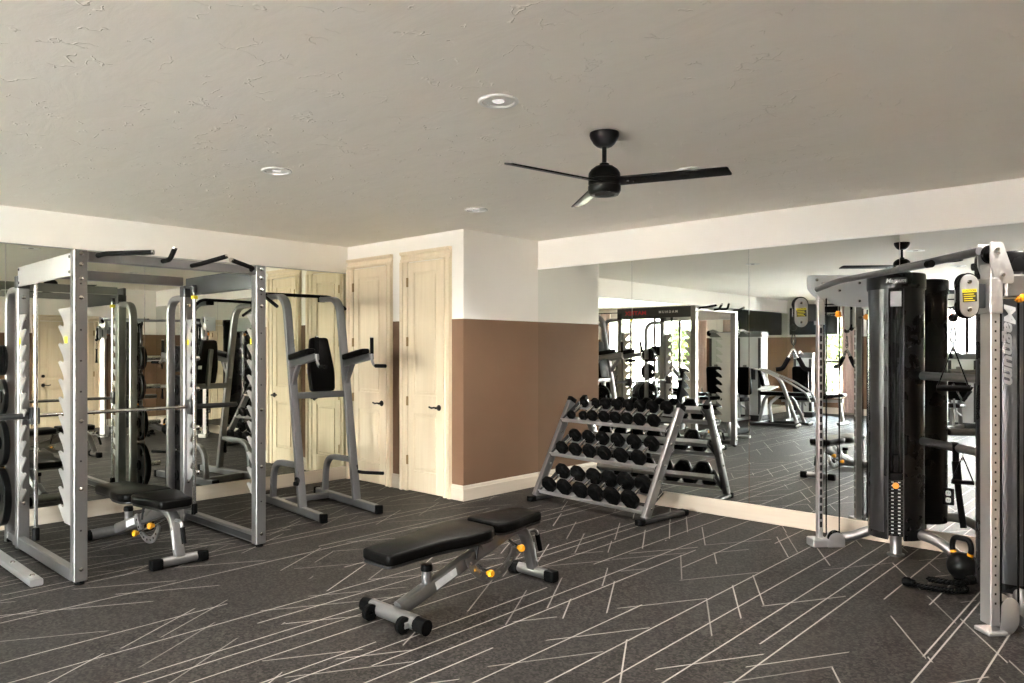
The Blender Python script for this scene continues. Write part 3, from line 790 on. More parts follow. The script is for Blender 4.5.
# ------------------------------------------------------------------ dip / knee raise station
def dip_station():
    t = thing('dip_station', 'grey dip and knee raise tower with black back pad and pull-up bar', 'dip station', (-6.015, 3.99, 0), math.radians(-6))
    xat = lambda z: -.17 * z
    for s in (-1, 1):
        y = s * .28
        r = MB().box(-.80, .40, y - .028, y + .028, .008, .078, .006).build('base_rail', greysteel, t)
        MB().box(.395, .452, y - .031, y + .031, 0, .082, .010, seg=2).build('end_cap', rubber, r)
        MB().box(-.84, -.79, y - .033, y + .033, 0, .086, .010, seg=2).build('end_cap', rubber, r)
        u = MB().bar([(.01, y, .07), (-.335, y, 2.035), (-.69, y, 2.045)], .05, .078, up=(0, 1, 0), fil=.25, nf=9, r=.010)
        u = u.build('upright', greysteel, t)
        b = MB()
        for (x, z) in ((.0, .10), (-.075, .45), (-.18, 1.08), (-.20, 1.20), (-.235, 1.39), (-.62, 2.045)):
            b.lathe([(0, -.009), (.008, -.008), (.013, -.004), (.013, 0)], 10, Matrix.Translation((x, y - .0385 if False else y - .026, z)), axis='Y')
        b.build('bolts', inkblack, u)
        MB().box(-.735, -.685, y - .036, y + .036, 2.018, 2.072, .006).build('end_cap', rubber, u)
        MB().bar([(-.06, y, .45), (-.60, y, .43), (-.635, y, .06)], .05, .055, up=(0, 1, 0), fil=.17, nf=8, r=.008).build('rear_brace', greysteel, t)
        a = MB().bar([(-.225, y, 1.385), (.295, y, 1.462)], .045, .062, r=.006).build('arm', greysteel, t)
        MB().bar([(-.205, y, 1.17), (-.205 + .02, y, 1.20), (-.055, y, 1.40)], .035, .045, r=.006).build('arm_brace', greysteel, a)
        pd = MB().prism(rounded([(-.21, -.048), (.08, -.055), (.20, -.045), (.20, .045), (.08, .055), (-.21, .048)], .03), 0, .055, 'Z', Matrix.Translation((0, y, 1.452)) @ Matrix.Rotation(-.148, 4, 'Y'), .014).build('arm_pad', vinyl, a, smooth=50)
        g = MB().tube([(.295, y, 1.62), (.300, y, 1.42), (.335, y, 1.372), (.50, y - s * -.02, 1.372)], .0125, 12, fil=.035).build('handle', silver, t)
        MB().cyl((.2955, y, 1.635), (.2985, y, 1.485), .0175).build('hand_grip', foam, g)
        MB().lathe([(0, 0), (.0175, 0), (.015, .010), (0, .012)], 14, Matrix.Translation((.2954, y, 1.634))).build('grip_cap', chrome, g)
        MB().cyl((.365, y, 1.372), (.505, y + s * .02, 1.372), .0175).build('hand_grip', foam, g)
        # push-up grip near the floor
        zz = .335; q = MB().box(-.10, -.015, y + s * .022 - .004, y + s * .030 + .004, zz - .075, zz + .065, .006).build('grip_bracket', rubber, t)
        MB().tube([(-.04, y + s * .03, zz), (.03, y + s * .05, zz - .005), (.24, y + s * .16, zz)], .0165, 12, fil=.03).build('push_up_grip', foam, q)
        MB().tube([(-.055, y + s * .028, zz - .05), (-.055, y + s * .05, zz - .05)], .02, 12).build('bracket_bolt', rubber, q)
    MB().box(-.55, -.49, -.255, .255, .012, .072, .006).build('base_crossbar', greysteel, t)
    MB().bar([(-.182, -.256, 1.09), (-.182, .256, 1.09)], .045, .06, r=.006).build('crossbar', greysteel, t)
    Mx = Matrix.Translation((-.165, 0, 1.10)) @ Matrix.Rotation(-math.atan(.17), 4, 'Y')
    out = rounded([(-.122, .02), (.122, .02), (.134, .22), (.088, .54), (-.088, .54), (-.134, .22)], [.03, .03, .06, .03, .03, .06])
    MB().prism(out, -.01, .058, 'X', Mx, .016).build('back_pad', vinyl, t, smooth=50)
    MB().box(-.05, -.011, -.024, .024, -.02, .44, .004, M=Mx).build('pad_support', greysteel, t)
    MB().box(-.0125, -.0105, -.13, -.085, .20, .24, M=Mx).build('sticker', labelgrey, t)
    pb = MB().tube([(-.36, -.36, 1.935), (-.70, -.375, 2.075), (-.70, .375, 2.075), (-.36, .36, 1.935)], .0165, 12, up=(0, 0, 1), fil=.06).build('pull_up_bar', foam, t)
    st = MB().box(-.40, -.20, -.10, .10, .0, .02, .004)
    return t
dip_station()

# ------------------------------------------------------------------ dumbbell rack and dumbbells
RO, RZ = (-4.90, 5.70), math.atan2(-.108, .994)
RM = Matrix.Translation((*RO, 0)) @ Matrix.Rotation(RZ, 4, 'Z')
TX = math.atan2(.095, .165)
def dumbbell_rack():
    t = thing('dumbbell_rack', 'silver three-tier dumbbell rack leaning back against the mirrors', 'dumbbell rack', (*RO, 0), RZ)
    L = 1.39
    for x in (0, L):
        p = MB().bar([(x, -.01, .045), (x, .505, .985)], .088, .050, up=(1, 0, 0), r=.006)
        p = p.build('post', silver, t)
        s_ = -1 if x == 0 else 1
        b = MB()
        for (y, z) in ((.045, .13), (.165, .36), (.235, .49), (.33, .67), (.42, .83)):
            b.lathe([(0, .010), (.007, .009), (.011, .004), (.011, 0)], 10, Matrix.Translation((x + .025, y, z)), axis='X')
        b.build('bolts', chrome, p)
        MB().bar([(x, .498, .972), (x, .520, 1.012)], .095, .056, up=(1, 0, 0), r=.012).build('end_cap', rubber, p)
        f = MB().box(x - .036, x + .036, -.06, .55, .006, .046, .012, seg=2).build('foot', gunmetal, t)
        MB().prism(rounded([(x - .042, -.12), (x + .042, -.12), (x + .042, -.03), (x - .042, -.03)], .035), 0, .052, 'Z', bev=.008).build('end_cap', rubber, f)
        MB().box(x - .042, x + .042, .52, .58, 0, .052, .010, seg=2).build('end_cap', rubber, f)
        MB().box(x - .028, x + .028, -.035, .012, .046, .062, .003).build('weld_plate', silver, f)
    for nm, (yf, zf, r) in (('a', (.335, .868, .060)), ('b', (.17, .538, .070)), ('c', (.0, .188, .084))):
        M = Matrix.Translation((0, yf, zf)) @ Matrix.Rotation(TX, 4, 'X')     # local y follows the tray's slope
        fr = MB().box(.026, L - .026, -.045, .035, -r - .010, -r - .003, .001, M=M)
        fr.box(.026, L - .026, -.052, -.044, -r - .016, -r + .024, .001, M=M)
        fr = fr.build('tray_rail', palesteel, t)
        rr = MB().box(.026, L - .026, .182, .262, -r - .010, -r - .003, .001, M=M)
        rr.box(.026, L - .026, .260, .268, -r - .010, -r + .030, .001, M=M)
        rr = rr.build('tray_rail', palesteel, t)
        for x in (.027, L - .033):
            MB().prism(rounded([(-.055, -r - .028), (.27, -r - .028), (.27, -r + .034), (-.055, -r + .012)], .008), x, x + .006, 'X', M).build('tray_end', gunmetal, t)
    return t
dumbbell_rack()
def dumbbell(r, label, grp, x, yf, zf):
    sep = .222
    c = RM @ Vector((x, yf + .5 * sep * math.cos(TX), zf + .5 * sep * math.sin(TX)))
    t = bpy.data.objects.new('dumbbell', None); link(t); t.empty_display_size = .05
    t.location = c; t.rotation_euler = (TX, 0, RZ); tag(t, label, 'dumbbell', grp)
    hl = .040 + r * .42
    for s in (-1, 1):
        y0, y1 = s * (sep / 2 - hl * .5), s * (sep / 2 + hl * .5)
        m = MB()
        hexa = lambda q: rounded([(q / .866 * math.cos(math.radians(60 * k)), q / .866 * math.sin(math.radians(60 * k))) for k in range(6)], q * .28, 3)
        tt = bmesh.new(); rings = []
        for q, y in ((r * .80, y0), (r * .985, y0 + s * hl * .16), (r, y0 + s * hl * .25), (r, y1 - s * hl * .25), (r * .985, y1 - s * hl * .16), (r * .78, y1), (r * .50, y1), (r * .48, y1 - s * .004)):
            rings.append([tt.verts.new((a, y, b)) for a, b in hexa(q)])
        n = len(rings[0])
        for A, B in zip(rings, rings[1:]):
            for k in range(n): tt.faces.new((A[k], A[(k + 1) % n], B[(k + 1) % n], B[k]))
        tt.faces.new(rings[0]); tt.faces.new(rings[-1])
        m._merge(tt); m.build('dumbbell_head', rubber, t, smooth=28)
    MB().lathe([(.013, -.09), (.016, -.035), (.0165, 0), (.016, .035), (.013, .09)], 16, axis='Y').build('handle', chrome, t)
    return t
ORDN = ['leftmost', 'second from left', 'third from left', 'fourth from left', 'fifth from left', 'sixth from left', 'seventh from left', 'rightmost']
TIERS = (('top', .335, .868, (.150, .322, .448, .602, .752, .898, 1.048, 1.215), (.043, .046, .056, .057, .058, .059, .060, .062), .060),
         ('middle', .17, .538, (.185, .372, .560, .756, .962, 1.170), (.066, .067, .069, .070, .072, .073), .070),
         ('bottom', .0, .188, (.175, .385, .600, .799, 1.001, 1.212), (.078, .080, .081, .083, .085, .087), .084))
for nm, yf, zf, xs, rs, rr in TIERS:
    for k, (x, r) in enumerate(zip(xs, rs)):
        o = ORDN[k] if k < len(xs) - 1 else 'rightmost'
        sz = 'smallest black hex dumbbell' if (nm == 'top' and k == 0) else 'largest black hex dumbbell' if (nm == 'bottom' and k == 5) else 'black hex dumbbell'
        dz = (r - rr)
        dumbbell(r, f'{sz} with chrome handle, {o} on the {nm} tier of the rack', f'dumbbells on the {nm} tier', x, yf - math.sin(TX) * dz, zf + math.cos(TX) * dz)

# ------------------------------------------------------------------ corner cable trainer
TO, TZ = (-1.475, 5.265), math.atan2(-.69, .724)
TM = Matrix.Translation((*TO, 0)) @ Matrix.Rotation(TZ, 4, 'Z')
def cable_trainer():
    t = thing('cable_trainer', 'large corner cable trainer with two black weight towers and silver columns', 'cable machine', (*TO, 0), TZ)
    CX_, TX_, TY_ = .892, .59, .405
    for s in (-1, 1):
        cx = s * CX_
        wx, wy = (.027, .017) if s < 0 else (.042, .026)
        oy = -.03 if s < 0 else .034
        before = set(COL.objects)
        tf = lambda x, y, z: (x, y, z)
        col = MB().box(cx - wx, cx + wx, -wy, wy, .05, 1.98, .003).build('column', palesteel, t)
        h = MB()
        for k in range(26 if s < 0 else 34):
            if s < 0: z = .17 + .0625 * k; h.box(cx - wx - .0005, cx + wx + .0005, -.009, .009, z - .022, z + .022)
            else: z = .17 + .05 * k; h.box(cx - wx - .0005, cx + wx + .0005, -.005, .005, z - .006, z + .006)
        h.build('adjustment_holes', inkblack, col)
        # foot
        if s < 0: ft = MB().box(cx - .042, cx + .080, -.085, .045, 0.004, .066, .006).build('foot', palesteel, t)
        else: ft = MB().box(cx - .060, cx + .060, -.050, .060, 0.0, .022, .005).build('foot', palesteel, t)
        for dx in ((.02, .075) if s < 0 else (-.036, .030)):
            if s < 0: o = [(.03, .004), (.165, .004), (.165, .05)] + [(.10 + .064 * math.cos(math.radians(a)), .055 + .062 * math.sin(math.radians(a))) for a in range(0, 181, 15)] + [(.03, .05)]
            else: o = rounded([(.025, .0), (.10, .0), (.140, .05), (.140, .17), (.085, .205), (.040, .17), (.035, .05)], [.01, .02, .03, .04, .03, .03, .01])
            MB().prism(o, cx + dx, cx + dx + .006, 'X', bev=.0015).build('pulley_housing', palesteel, ft)
        MB().lathe([(0, -.012), (.062, -.012), (.056, -.004), (.056, .004), (.062, .012), (0, .012)], 28, Matrix.Translation((cx + (.048 if s < 0 else 0), .10, .072 if s < 0 else .11)) @ Matrix.Diagonal((1, .9, .9, 1)), axis='X').build('floor_pulley', plastic, ft)
        # head plates at the top of the column
        if s < 0: out = rounded([(-.085, 2.10), (.40, 2.10), (.40, 1.855), (.15, 1.865), (.045, 1.93), (.02, 1.90), (-.05, 1.955), (-.085, 2.0)], [.03, .006, .006, .05, .03, .02, .04, .03])
        else: out = rounded([(-.036, 2.095), (.034, 2.095), (.095, 1.93), (.095, 1.875), (.0, 1.875), (-.036, 1.975)], .012)
        for dx in (-wx - .009, wx + .002):
            hp = MB().prism(out, cx + dx, cx + dx + .007, 'X', bev=.0015).build('head_plate', cream_metal if s < 0 else palesteel, t)  # left column's plates are coloured whiter to stand in for window light
            bl = MB()
            for (y, z) in (((-.04, 2.06), (.0, 2.0), (.14, 1.98), (.30, 2.04), (.30, 1.90)) if s < 0 else ((.0, 2.055), (.03, 1.92))):
                bl.lathe([(0, .014), (.008, .013), (.012, .007), (.012, 0)], 12, Matrix.Translation((cx + dx + .007, y, z)), axis='X')
            bl.build('bolts', chrome, hp)
        MB().lathe([(0, -.012), (.05, -.012), (.044, -.004), (.044, .004), (.05, .012), (0, .012)], 28, Matrix.Translation((cx, .005, 2.035)), axis='X').build('top_pulley', plastic, t)
        MB().cyl((cx - .05, .005, 2.035), (cx + .06, .005, 2.035), .008).build('pulley_axle', chrome, t)
        if s > 0:
            br = MB().box(cx - .045, cx + .040, .06, .22, 1.80, 1.925, .01).build('tower_bracket', silver, t)
        # sliding pulley carriage
        py = -.155 if s < 0 else -.132
        hy = py - (.052 if s < 0 else .075)
        cr = MB().box(cx - wx - .010, cx + wx + .010, -wy - .010, wy + .010, 1.715, 1.905, .004).build('carriage', palesteel, t)
        MB().box(cx - .018, cx + .018, py + .045, -.034, 1.745, 1.875, .004).build('swivel', gunmetal, cr)
        px_ = cx + (.0 if s < 0 else .022)
        pin = MB().cyl((px_, .02, 1.80), (px_, .135, 1.80), .011).build('pull_pin', chrome, cr)
        MB().lathe([(0, 0), (.014, 0), (.015, .010), (.026, .016), (.028, .028), (.022, .040), (0, .042)], 10, Matrix.Translation((px_, .125, 1.80)), axis='Y').build('knob', orange, cr)
        sw = MB()
        for zz in (1.872, 1.748): sw.lathe([(0, -.017), (.060, -.017), (.052, -.007), (.052, .007), (.060, .017), (0, .017)], 32, Matrix.Translation((cx, py, zz)), axis='X')
        sw.box(cx - .016, cx + .016, py - .05, py + .05, 1.755, 1.865)
        pu = sw.build('pulley', plastic, t)
        st = [(py + .052 * math.cos(math.radians(a)), 1.872 + .052 * math.sin(math.radians(a))) for a in range(0, 181, 15)] + [(py + .052 * math.cos(math.radians(a)), 1.748 + .052 * math.sin(math.radians(a))) for a in range(180, 361, 15)]
        for dx in (-.025, .018):
            MB().prism(st, cx + dx, cx + dx + .007, 'X', bev=.002).build('pulley_plate', palesteel, pu)
        b2 = MB()
        for zz in (1.885, 1.735): b2.lathe([(0, .006), (.010, .005), (.013, 0)], 12, Matrix.Translation((cx + .025, py, zz)), axis='X')
        b2.build('bolts', chrome, pu)
        Ml = basis((cx + .0255, py, 1.81), (0, 1, .06), (0, -.06, 1))
        MB().box(-.040, .040, -.033, .018, 0, .0008, M=Ml).build('warning_label', inkblack, pu)
        MB().box(-.040, .040, .018, .035, 0, .0009, M=Ml).build('warning_header', signyellow, pu)
        text_mesh('lettering', 'CAUTION', .0155, inkblack, pu, Ml @ Matrix.Translation((0, .0262, .0012)), .0003, bold=.0003)
        ln = MB()
        for k, w in enumerate((.058, .064, .050, .060)): ln.box(-.034, -.034 + w, .008 - .0115 * k - .002, .008 - .0115 * k + .002, .0008, .0012, M=Ml)
        ln.build('label_text_lines', signyellow, pu)
        # cables, stop ball and snap hook
        cb = MB().cyl((cx + .02, .045, .06), (cx + .02, .045, 1.98), .0055, 8).build('cable', rubber, t)
        cb = MB().cyl((cx, .160, .06), (cx, .160, 1.86), .0055, 8).build('cable', rubber, t)
        hk = MB().cyl((cx, hy, 1.755), (cx, hy, 1.655), .0035, 8).build('cable', rubber, t)
        MB().lathe([(0, -.024), (.014, -.021), (.023, -.010), (.024, 0), (.023, .010), (.014, .021), (0, .024)], 20, Matrix.Translation((cx, hy, 1.693))).build('stop_ball', rubber, hk)
        loop = []
        for k in range(20):
            a = 2 * PI * k / 20; loop.append((cx, hy + .016 * math.sin(a) * (1.15 if math.cos(a) < 0 else .8), 1.603 + .045 * math.cos(a)))
        MB().tube(loop, .0042, 8, up=(1, 0, 0), closed=True).build('snap_hook', blackmetal if s < 0 else chrome, hk)
        for o_ in list(COL.objects):
            if o_ not in before and o_.parent is t: o_.location.y += oy
        # weight tower
        tx, ty = s * TX_, TY_
        ang = -31.3 if s < 0 else 211.3
        Mtow = Matrix.Translation((tx, ty, 0)) @ Matrix.Rotation(math.radians(ang), 4, 'Z')     # local +x looks out of the slot
        rr = .187; hw = .050; ha = math.degrees(math.asin(hw / rr))
        prof = arc(0, 0, rr, ha, 360 - ha, 56) + [(.05, -hw), (.05, hw)]
        sh = MB().prism(prof, .15, 1.975, 'Z', Mtow).build('tower_shroud', shroud, t)
        for q in (-1, 1):
            MB().box(rr * math.cos(math.radians(ha)) - .012, rr * math.cos(math.radians(ha)) + .004, q * hw - .004, q * hw + .004, .16, 1.97, .001, M=Mtow).build('slot_trim', gunmetal, sh)
        # metallic strip with the window highlight built in, also backing the lettering
        a0, a1 = ((-62, -24) if s < 0 else (80, 124))
        face = arc(0, 0, rr + .003, a0, a1, 14) + arc(0, 0, rr - .002, a1, a0, 14)
        fc = MB().prism(face, .20, 1.962, 'Z', Mtow).build('highlight_strip', shroud_glare, sh)
        cap = MB().lathe([(.15, 1.99), (.195, 1.962), (.1965, 1.975), (.1965, 2.060), (.191, 2.074), (.180, 2.078), (.170, 2.070), (.164, 2.03), (.0, 2.03)], 56, Mtow).build('tower_cap', shroud, t)
        Mb = Mtow @ basis((.1975, 0, 2.017), (0, 1, 0), (0, 0, 1))
        MB().prism(rounded([(-.075, -.022), (.075, -.022), (.075, .022), (-.075, .022)], .02), -.012, .0035, 'Z', Mb).build('name_badge', inkblack, cap)
        text_mesh('lettering', 'Magnum', .040, letters, cap, Mb @ Matrix.Translation((0, 0, .0045)), .0004, sx=.95, shear=.25, bold=.0012)
        # weight stack in the slot
        for k in range(15):
            z = .185 + .0262 * k
            sl = MB().box(.055, .150, -.046, .046, z, z + .0245, .002, M=Mtow).build('weight_slab', iron, t)
            stk = MB()
            stk.box(.1502, .1508, -.030, -.014, z + .008, z + .016, M=Mtow); stk.box(.1502, .1508, .014, .030, z + .008, z + .016, M=Mtow)
            stk.build('slab_marks', labelgrey, sl)
        hb = MB().box(.06, .148, -.045, .045, .58, .63, .004, M=Mtow).build('selector_head', plastic, t)
        MB().box(.10, .14, -.02, .02, .63, .76, .004, M=Mtow).build('selector_stem', plastic, hb)
        MB().lathe([(0, 0), (.009, 0), (.009, .03), (.022, .032), (.022, .046), (0, .05)], 18, Mtow @ Matrix.Translation((.149, 0, .545)), axis='X').build('selector_pin', orange, hb)
        for q in (-.028, .028): MB().cyl((.085, q, .16), (.085, q, 1.96), .006, 10, M=Mtow).build('guide_rod', gunmetal, t)
        MB().cyl((.12, 0, .76), (.12, 0, 1.96), .003, 8, M=Mtow).build('cable', rubber, t)
        MB().box(.140, .143, -.036, .036, 1.835, 1.945, M=Mtow).build('placard', labelgrey, t)
        MB().lathe([(0, 0), (.060, 0), (.060, .012), (.043, .018), (.040, .03), (.040, .155), (0, .155)], 24, Mtow).build('tower_post', silver, t)
        # base tube from the column foot up into the tower
        MB().tube([(cx - s * .004, .16 + oy, .062), (cx - s * .06, .23 + oy, .085), (s * .70, .35, .185), (s * .62, .40, .188)], .036, 16, fil=.07).build('base_tube', silver, t)
        if s > 0:
            Mv = Mtow @ Matrix.Rotation(math.radians(104), 4, 'Z') @ basis((rr + .0035, 0, 1.555), (0, 0, -1), (0, 1, 0))
            text_mesh('lettering', 'Magnum', .072, greyletters, fc, Mv, .0006, sx=1.85, shear=.2, bold=.0025)
    MB().tube([(-.50, .46, .188), (-.32, .53, .188), (-.14, .655, .052), (.14, .655, .052), (.32, .53, .188), (.50, .46, .188)], .036, 16, fil=.12, nf=7).build('base_tube', silver, t)
    pbar = MB().tube([(.86, .0, 2.055), (.40, .0, 2.045), (.10, .0, 2.042)], .024, 16).build('pull_up_bar', greysteel, t)
    MB().cyl((.11, 0, 2.042), (.085, 0, 2.042), .025).build('end_cap', rubber, pbar)
    lb_ = MB().tube([(.50, -.045, 2.028), (-.58, -.045, 2.028), (-.82, -.085, 1.985)], .021, 16, fil=.14).build('pull_up_bar', greysteel, t)
    MB().cyl((.515, -.045, 2.028), (.475, -.045, 2.028), .0225).build('end_cap', rubber, lb_)
    for x in (.42, .18): MB().box(x - .02, x + .02, -.055, .01, 2.018, 2.052, .006).build('bar_clamp', silver, lb_)
    for z in (1.335, .865):
        MB().tube([(-.42, .50, z), (.42, .50, z)], .029, 16).build('tower_crossbar', silver, t)
    return t
cable_trainer()
def tl(x, y, z): return TM @ Vector((x, y, z))
# attachments hanging on the trainer
vh = thing('v_bar_handle', 'black V shaped pressdown handle hanging from the left pulley', 'cable attachment', tl(-.892, -.237, 1.545), .35)
MB().tube([(-.122, 0, -.178), (-.080, 0, -.172), (-.030, 0, -.075), (0, 0, -.012), (.030, 0, -.075), (.080, 0, -.172), (.122, 0, -.178)], .0125, 12, up=(0, 1, 0), fil=.03).build('bent_bar', chrome, vh)
for s in (-1, 1):
    MB().tube([(s * .128, 0, -.178), (s * .080, 0, -.172), (s * .034, 0, -.085)], .0175, 12, up=(0, 1, 0), fil=.035).build('hand_grip', foam, vh)
MB().tube([(0, .016 * math.sin(2 * PI * k / 14), .025 + .032 * math.cos(2 * PI * k / 14)) for k in range(14)], .004, 8, up=(1, 0, 0), closed=True).build('swivel_ring', chrome, vh)
def stirrup(name, label, loc, rz, w, h, grip_r=.017):
    t = thing(name, label, 'cable attachment', loc, rz)
    MB().tube([(-w / 2, 0, -h), (w / 2, 0, -h)], grip_r, 14).build('hand_grip', foam, t)
    for s in (-1, 1):
        MB().bar([(0, 0, 0), (s * w / 2 * .96, 0, -h)], .022, .007, up=(s * h, 0, w / 2), r=.001).build('strap', rubber, t)
    MB().tube([(0, .014 * math.sin(2 * PI * k / 14), -.004 + .024 * math.cos(2 * PI * k / 14)) for k in range(14)], .0035, 8, up=(1, 0, 0), closed=True).build('ring', chrome, t)
    return t
stirrup('stirrup_handle', 'black stirrup handle hanging on its strap from the right pulley', tl(.892, -.173, 1.540), .25, .155, .225)
stirrup('stirrup_handle', 'black triangular stirrup handle hung on the lower crossbar of the trainer', tl(.06, .465, .825), .2, .13, .17, .014)
sh = thing('bent_pull_handle', 'small black bent handle hung on the upper crossbar of the trainer', 'cable attachment', tl(.06, .465, 1.30), .1)
MB().tube([(-.055, 0, 0), (0, 0, -.115), (.055, 0, -.02)], .0075, 10, up=(0, 1, 0), fil=.02).build('bent_bar', blackmetal, sh)
MB().tube([(0, 0, -.115), (.045, 0, -.045)], .012, 10).build('hand_grip', foam, sh)
sp = thing('ankle_strap', 'long black nylon strap hanging down from the lower crossbar', 'cable attachment', tl(-.05, .49, .90), .3)
MB().sweep([(0, .052, -.06), (0, .045, -.01), (0, .01, .002), (0, -.026, -.012), (0, -.030, -.06), (.0, -.030, -.14), (.018, -.030, -.34), (.045, -.030, -.56)], [(-.019, -.002), (.019, -.002), (.019, .002), (-.019, .002)], up=(0, -1, .1)).build('webbing', rubber, sp)
MB().bar([(0, -.036, -.12), (.012, -.036, -.27)], .052, .010, up=(0, -1, 0), r=.004).build('cuff', foam, sp)
# kettlebell
kb = thing('kettlebell', 'black kettlebell with yellow bands on its horns beside the trainer', 'kettlebell', (-1.13, 5.63, 0), -.35)
pr = [(0, 0), (.048, 0)] + [(.091 * math.cos(math.radians(a)), .090 + .091 * math.sin(math.radians(a))) for a in range(-58, 86, 8)] + [(0, .181)]
MB().lathe(pr, 40).build('body', iron, kb)
MB().tube([(-.052, 0, .150), (-.066, 0, .215), (-.050, 0, .272), (.050, 0, .272), (.066, 0, .215), (.052, 0, .150)], .0175, 16, up=(0, 1, 0), fil=.045).build('handle', iron, kb)
for s in (-1, 1): MB().tube([(s * .0555, 0, .168), (s * .0595, 0, .184)], .0195, 16).build('colour_band', yellow, kb)
# triceps rope
rp = thing('pulldown_rope', 'black braided pulldown rope with rubber ends lying on the carpet', 'cable attachment', (-1.17, 5.34, 0), 0)
pts = [(-.17, -.12, .022), (-.05, -.13, .022), (.08, -.09, .022), (.14, .0, .022), (.07, .07, .024), (-.03, .05, .034), (-.10, -.02, .048), (-.02, -.06, .056), (.09, -.03, .060), (.13, .06, .056)]
pts = [tuple(v) for v in fillet(pts, .06, 5)]
m = MB(); m.tube(pts, .014, 12)
for ph in (0, 2 * PI / 3, 4 * PI / 3):
    st = []
    P = [Vector(p) for p in pts]; acc = 0; dense = []
    for a, b in zip(P, P[1:]):
        nseg = max(1, int((b - a).length / .006))
        for k in range(nseg): dense.append(a + (b - a) * k / nseg)
    for i, p in enumerate(dense):
        d = (dense[min(i + 1, len(dense) - 1)] - dense[max(i - 1, 0)]).normalized()
        sd = d.cross(ZUP).normalized(); u2 = sd.cross(d)
        q = i * .006 / .055 * 2 * PI + ph
        st.append(p + sd * .0095 * math.cos(q) + u2 * .0095 * math.sin(q))
    m.tube(st, .0095, 6, up=(.2, .3, .93))
m.build('braided_rope', rubber, rp)
for p, q in ((pts[0], pts[1]), (pts[-1], pts[-2])):
    p, q = Vector(p), Vector(q); d = (p - q).normalized()
    MB().lathe([(0, -.03), (.021, -.03), (.023, -.01), (.030, 0), (.030, .03), (.022, .04), (0, .042)], 18, Matrix.Translation(p + Vector((0, 0, .010))) @ d.to_track_quat('Z', 'Y').to_matrix().to_4x4()).build('rubber_end', rubber, rp)
# outlet on the mirror wall
ol = thing('wall_outlet', 'black outlet plate with two white sockets set into the mirror wall', 'outlet', (-1.353, YM, .42), 0)
MB().box(-.037, .037, -.007, -.001, -.062, .062, .003).build('cover_plate', plastic, ol)
for z in (-.026, .026):
    s_ = MB().prism(rounded([(-.017, z - .019), (.017, z - .019), (.017, z + .019), (-.017, z + .019)], .012), -.0095, -.006, 'Y').build('socket', white_pl, ol)
    MB().box(-.008, -.005, -.0102, -.009, z - .004, z + .008).box(.005, .008, -.0102, -.009, z - .004, z + .006).build('socket_slots', inkblack, s_)

# ------------------------------------------------------------------ machines outside the direct view, seen in the mirrors
def pad_box(name, parent, sx, sy, sz, loc, rot=(0, 0, 0)):
    o = MB().prism(rounded([(-sx / 2, -sy / 2), (sx / 2, -sy / 2), (sx / 2, sy / 2), (-sx / 2, sy / 2)], min(sx, sy) * .2), -sz / 2, sz / 2, 'Z', None, min(.016, sz * .3)).build(name, vinyl, parent, smooth=50)
    o.location = loc; o.rotation_euler = rot; return o
def leg_machine():
    t = thing('leg_curl_machine', 'silver leg curl machine with black roller pads left of the power rack', 'exercise machine', (-6.35, .85, 0))
    r = MB().bar([(-.45, .58, .03), (.90, .58, .03)], .075, .045, r=.010).build('base_rail', palesteel, t)
    b = MB()
    for x in (.35, .80): b.lathe([(0, .013), (.010, .012), (.016, .006), (.016, 0)], 12, Matrix.Translation((x, .58, .0525)))
    b.build('bolts', chrome, r)
    MB().bar([(-.45, -.35, .03), (.75, -.35, .03)], .075, .045, r=.010).build('base_rail', palesteel, t)
    MB().bar([(-.30, -.35, .03), (-.30, .58, .03)], .06, .045, r=.01).build('base_crossbar', silver, t)
    MB().bar([(-.30, .1, .03), (-.30, .1, 1.0), (-.55, .1, 1.25)], .06, .09, up=(0, 1, 0), fil=.1, r=.015).build('upright', silver, t)
    MB().bar([(-.30, .1, .50), (.55, .1, .46), (.62, .1, .04)], .06, .08, up=(0, 1, 0), fil=.12, r=.015).build('seat_frame', silver, t)
    pad_box('seat_pad', t, .46, .34, .07, (.22, .1, .545)); pad_box('back_pad', t, .62, .32, .07, (-.27, .1, .86), (0, math.radians(-78), 0))
    MB().bar([(.46, .1, .47), (.70, .1, .30), (.78, .1, .16)], .05, .05, up=(0, 1, 0), r=.01).build('lever_arm', silver, t)
    for x, z in ((.80, .17), (.60, .68)):
        p = MB().cyl((x, -.13, z), (x, .33, z), .055, 20).build('roller_pad', foam, t)
        MB().cyl((x, -.145, z), (x, .345, z), .022, 14).build('roller_cap', white_pl, p)
    MB().bar([(.50, .1, .48), (.60, .1, .68)], .04, .04, up=(0, 1, 0), r=.01).build('roller_post', silver, t)
leg_machine()
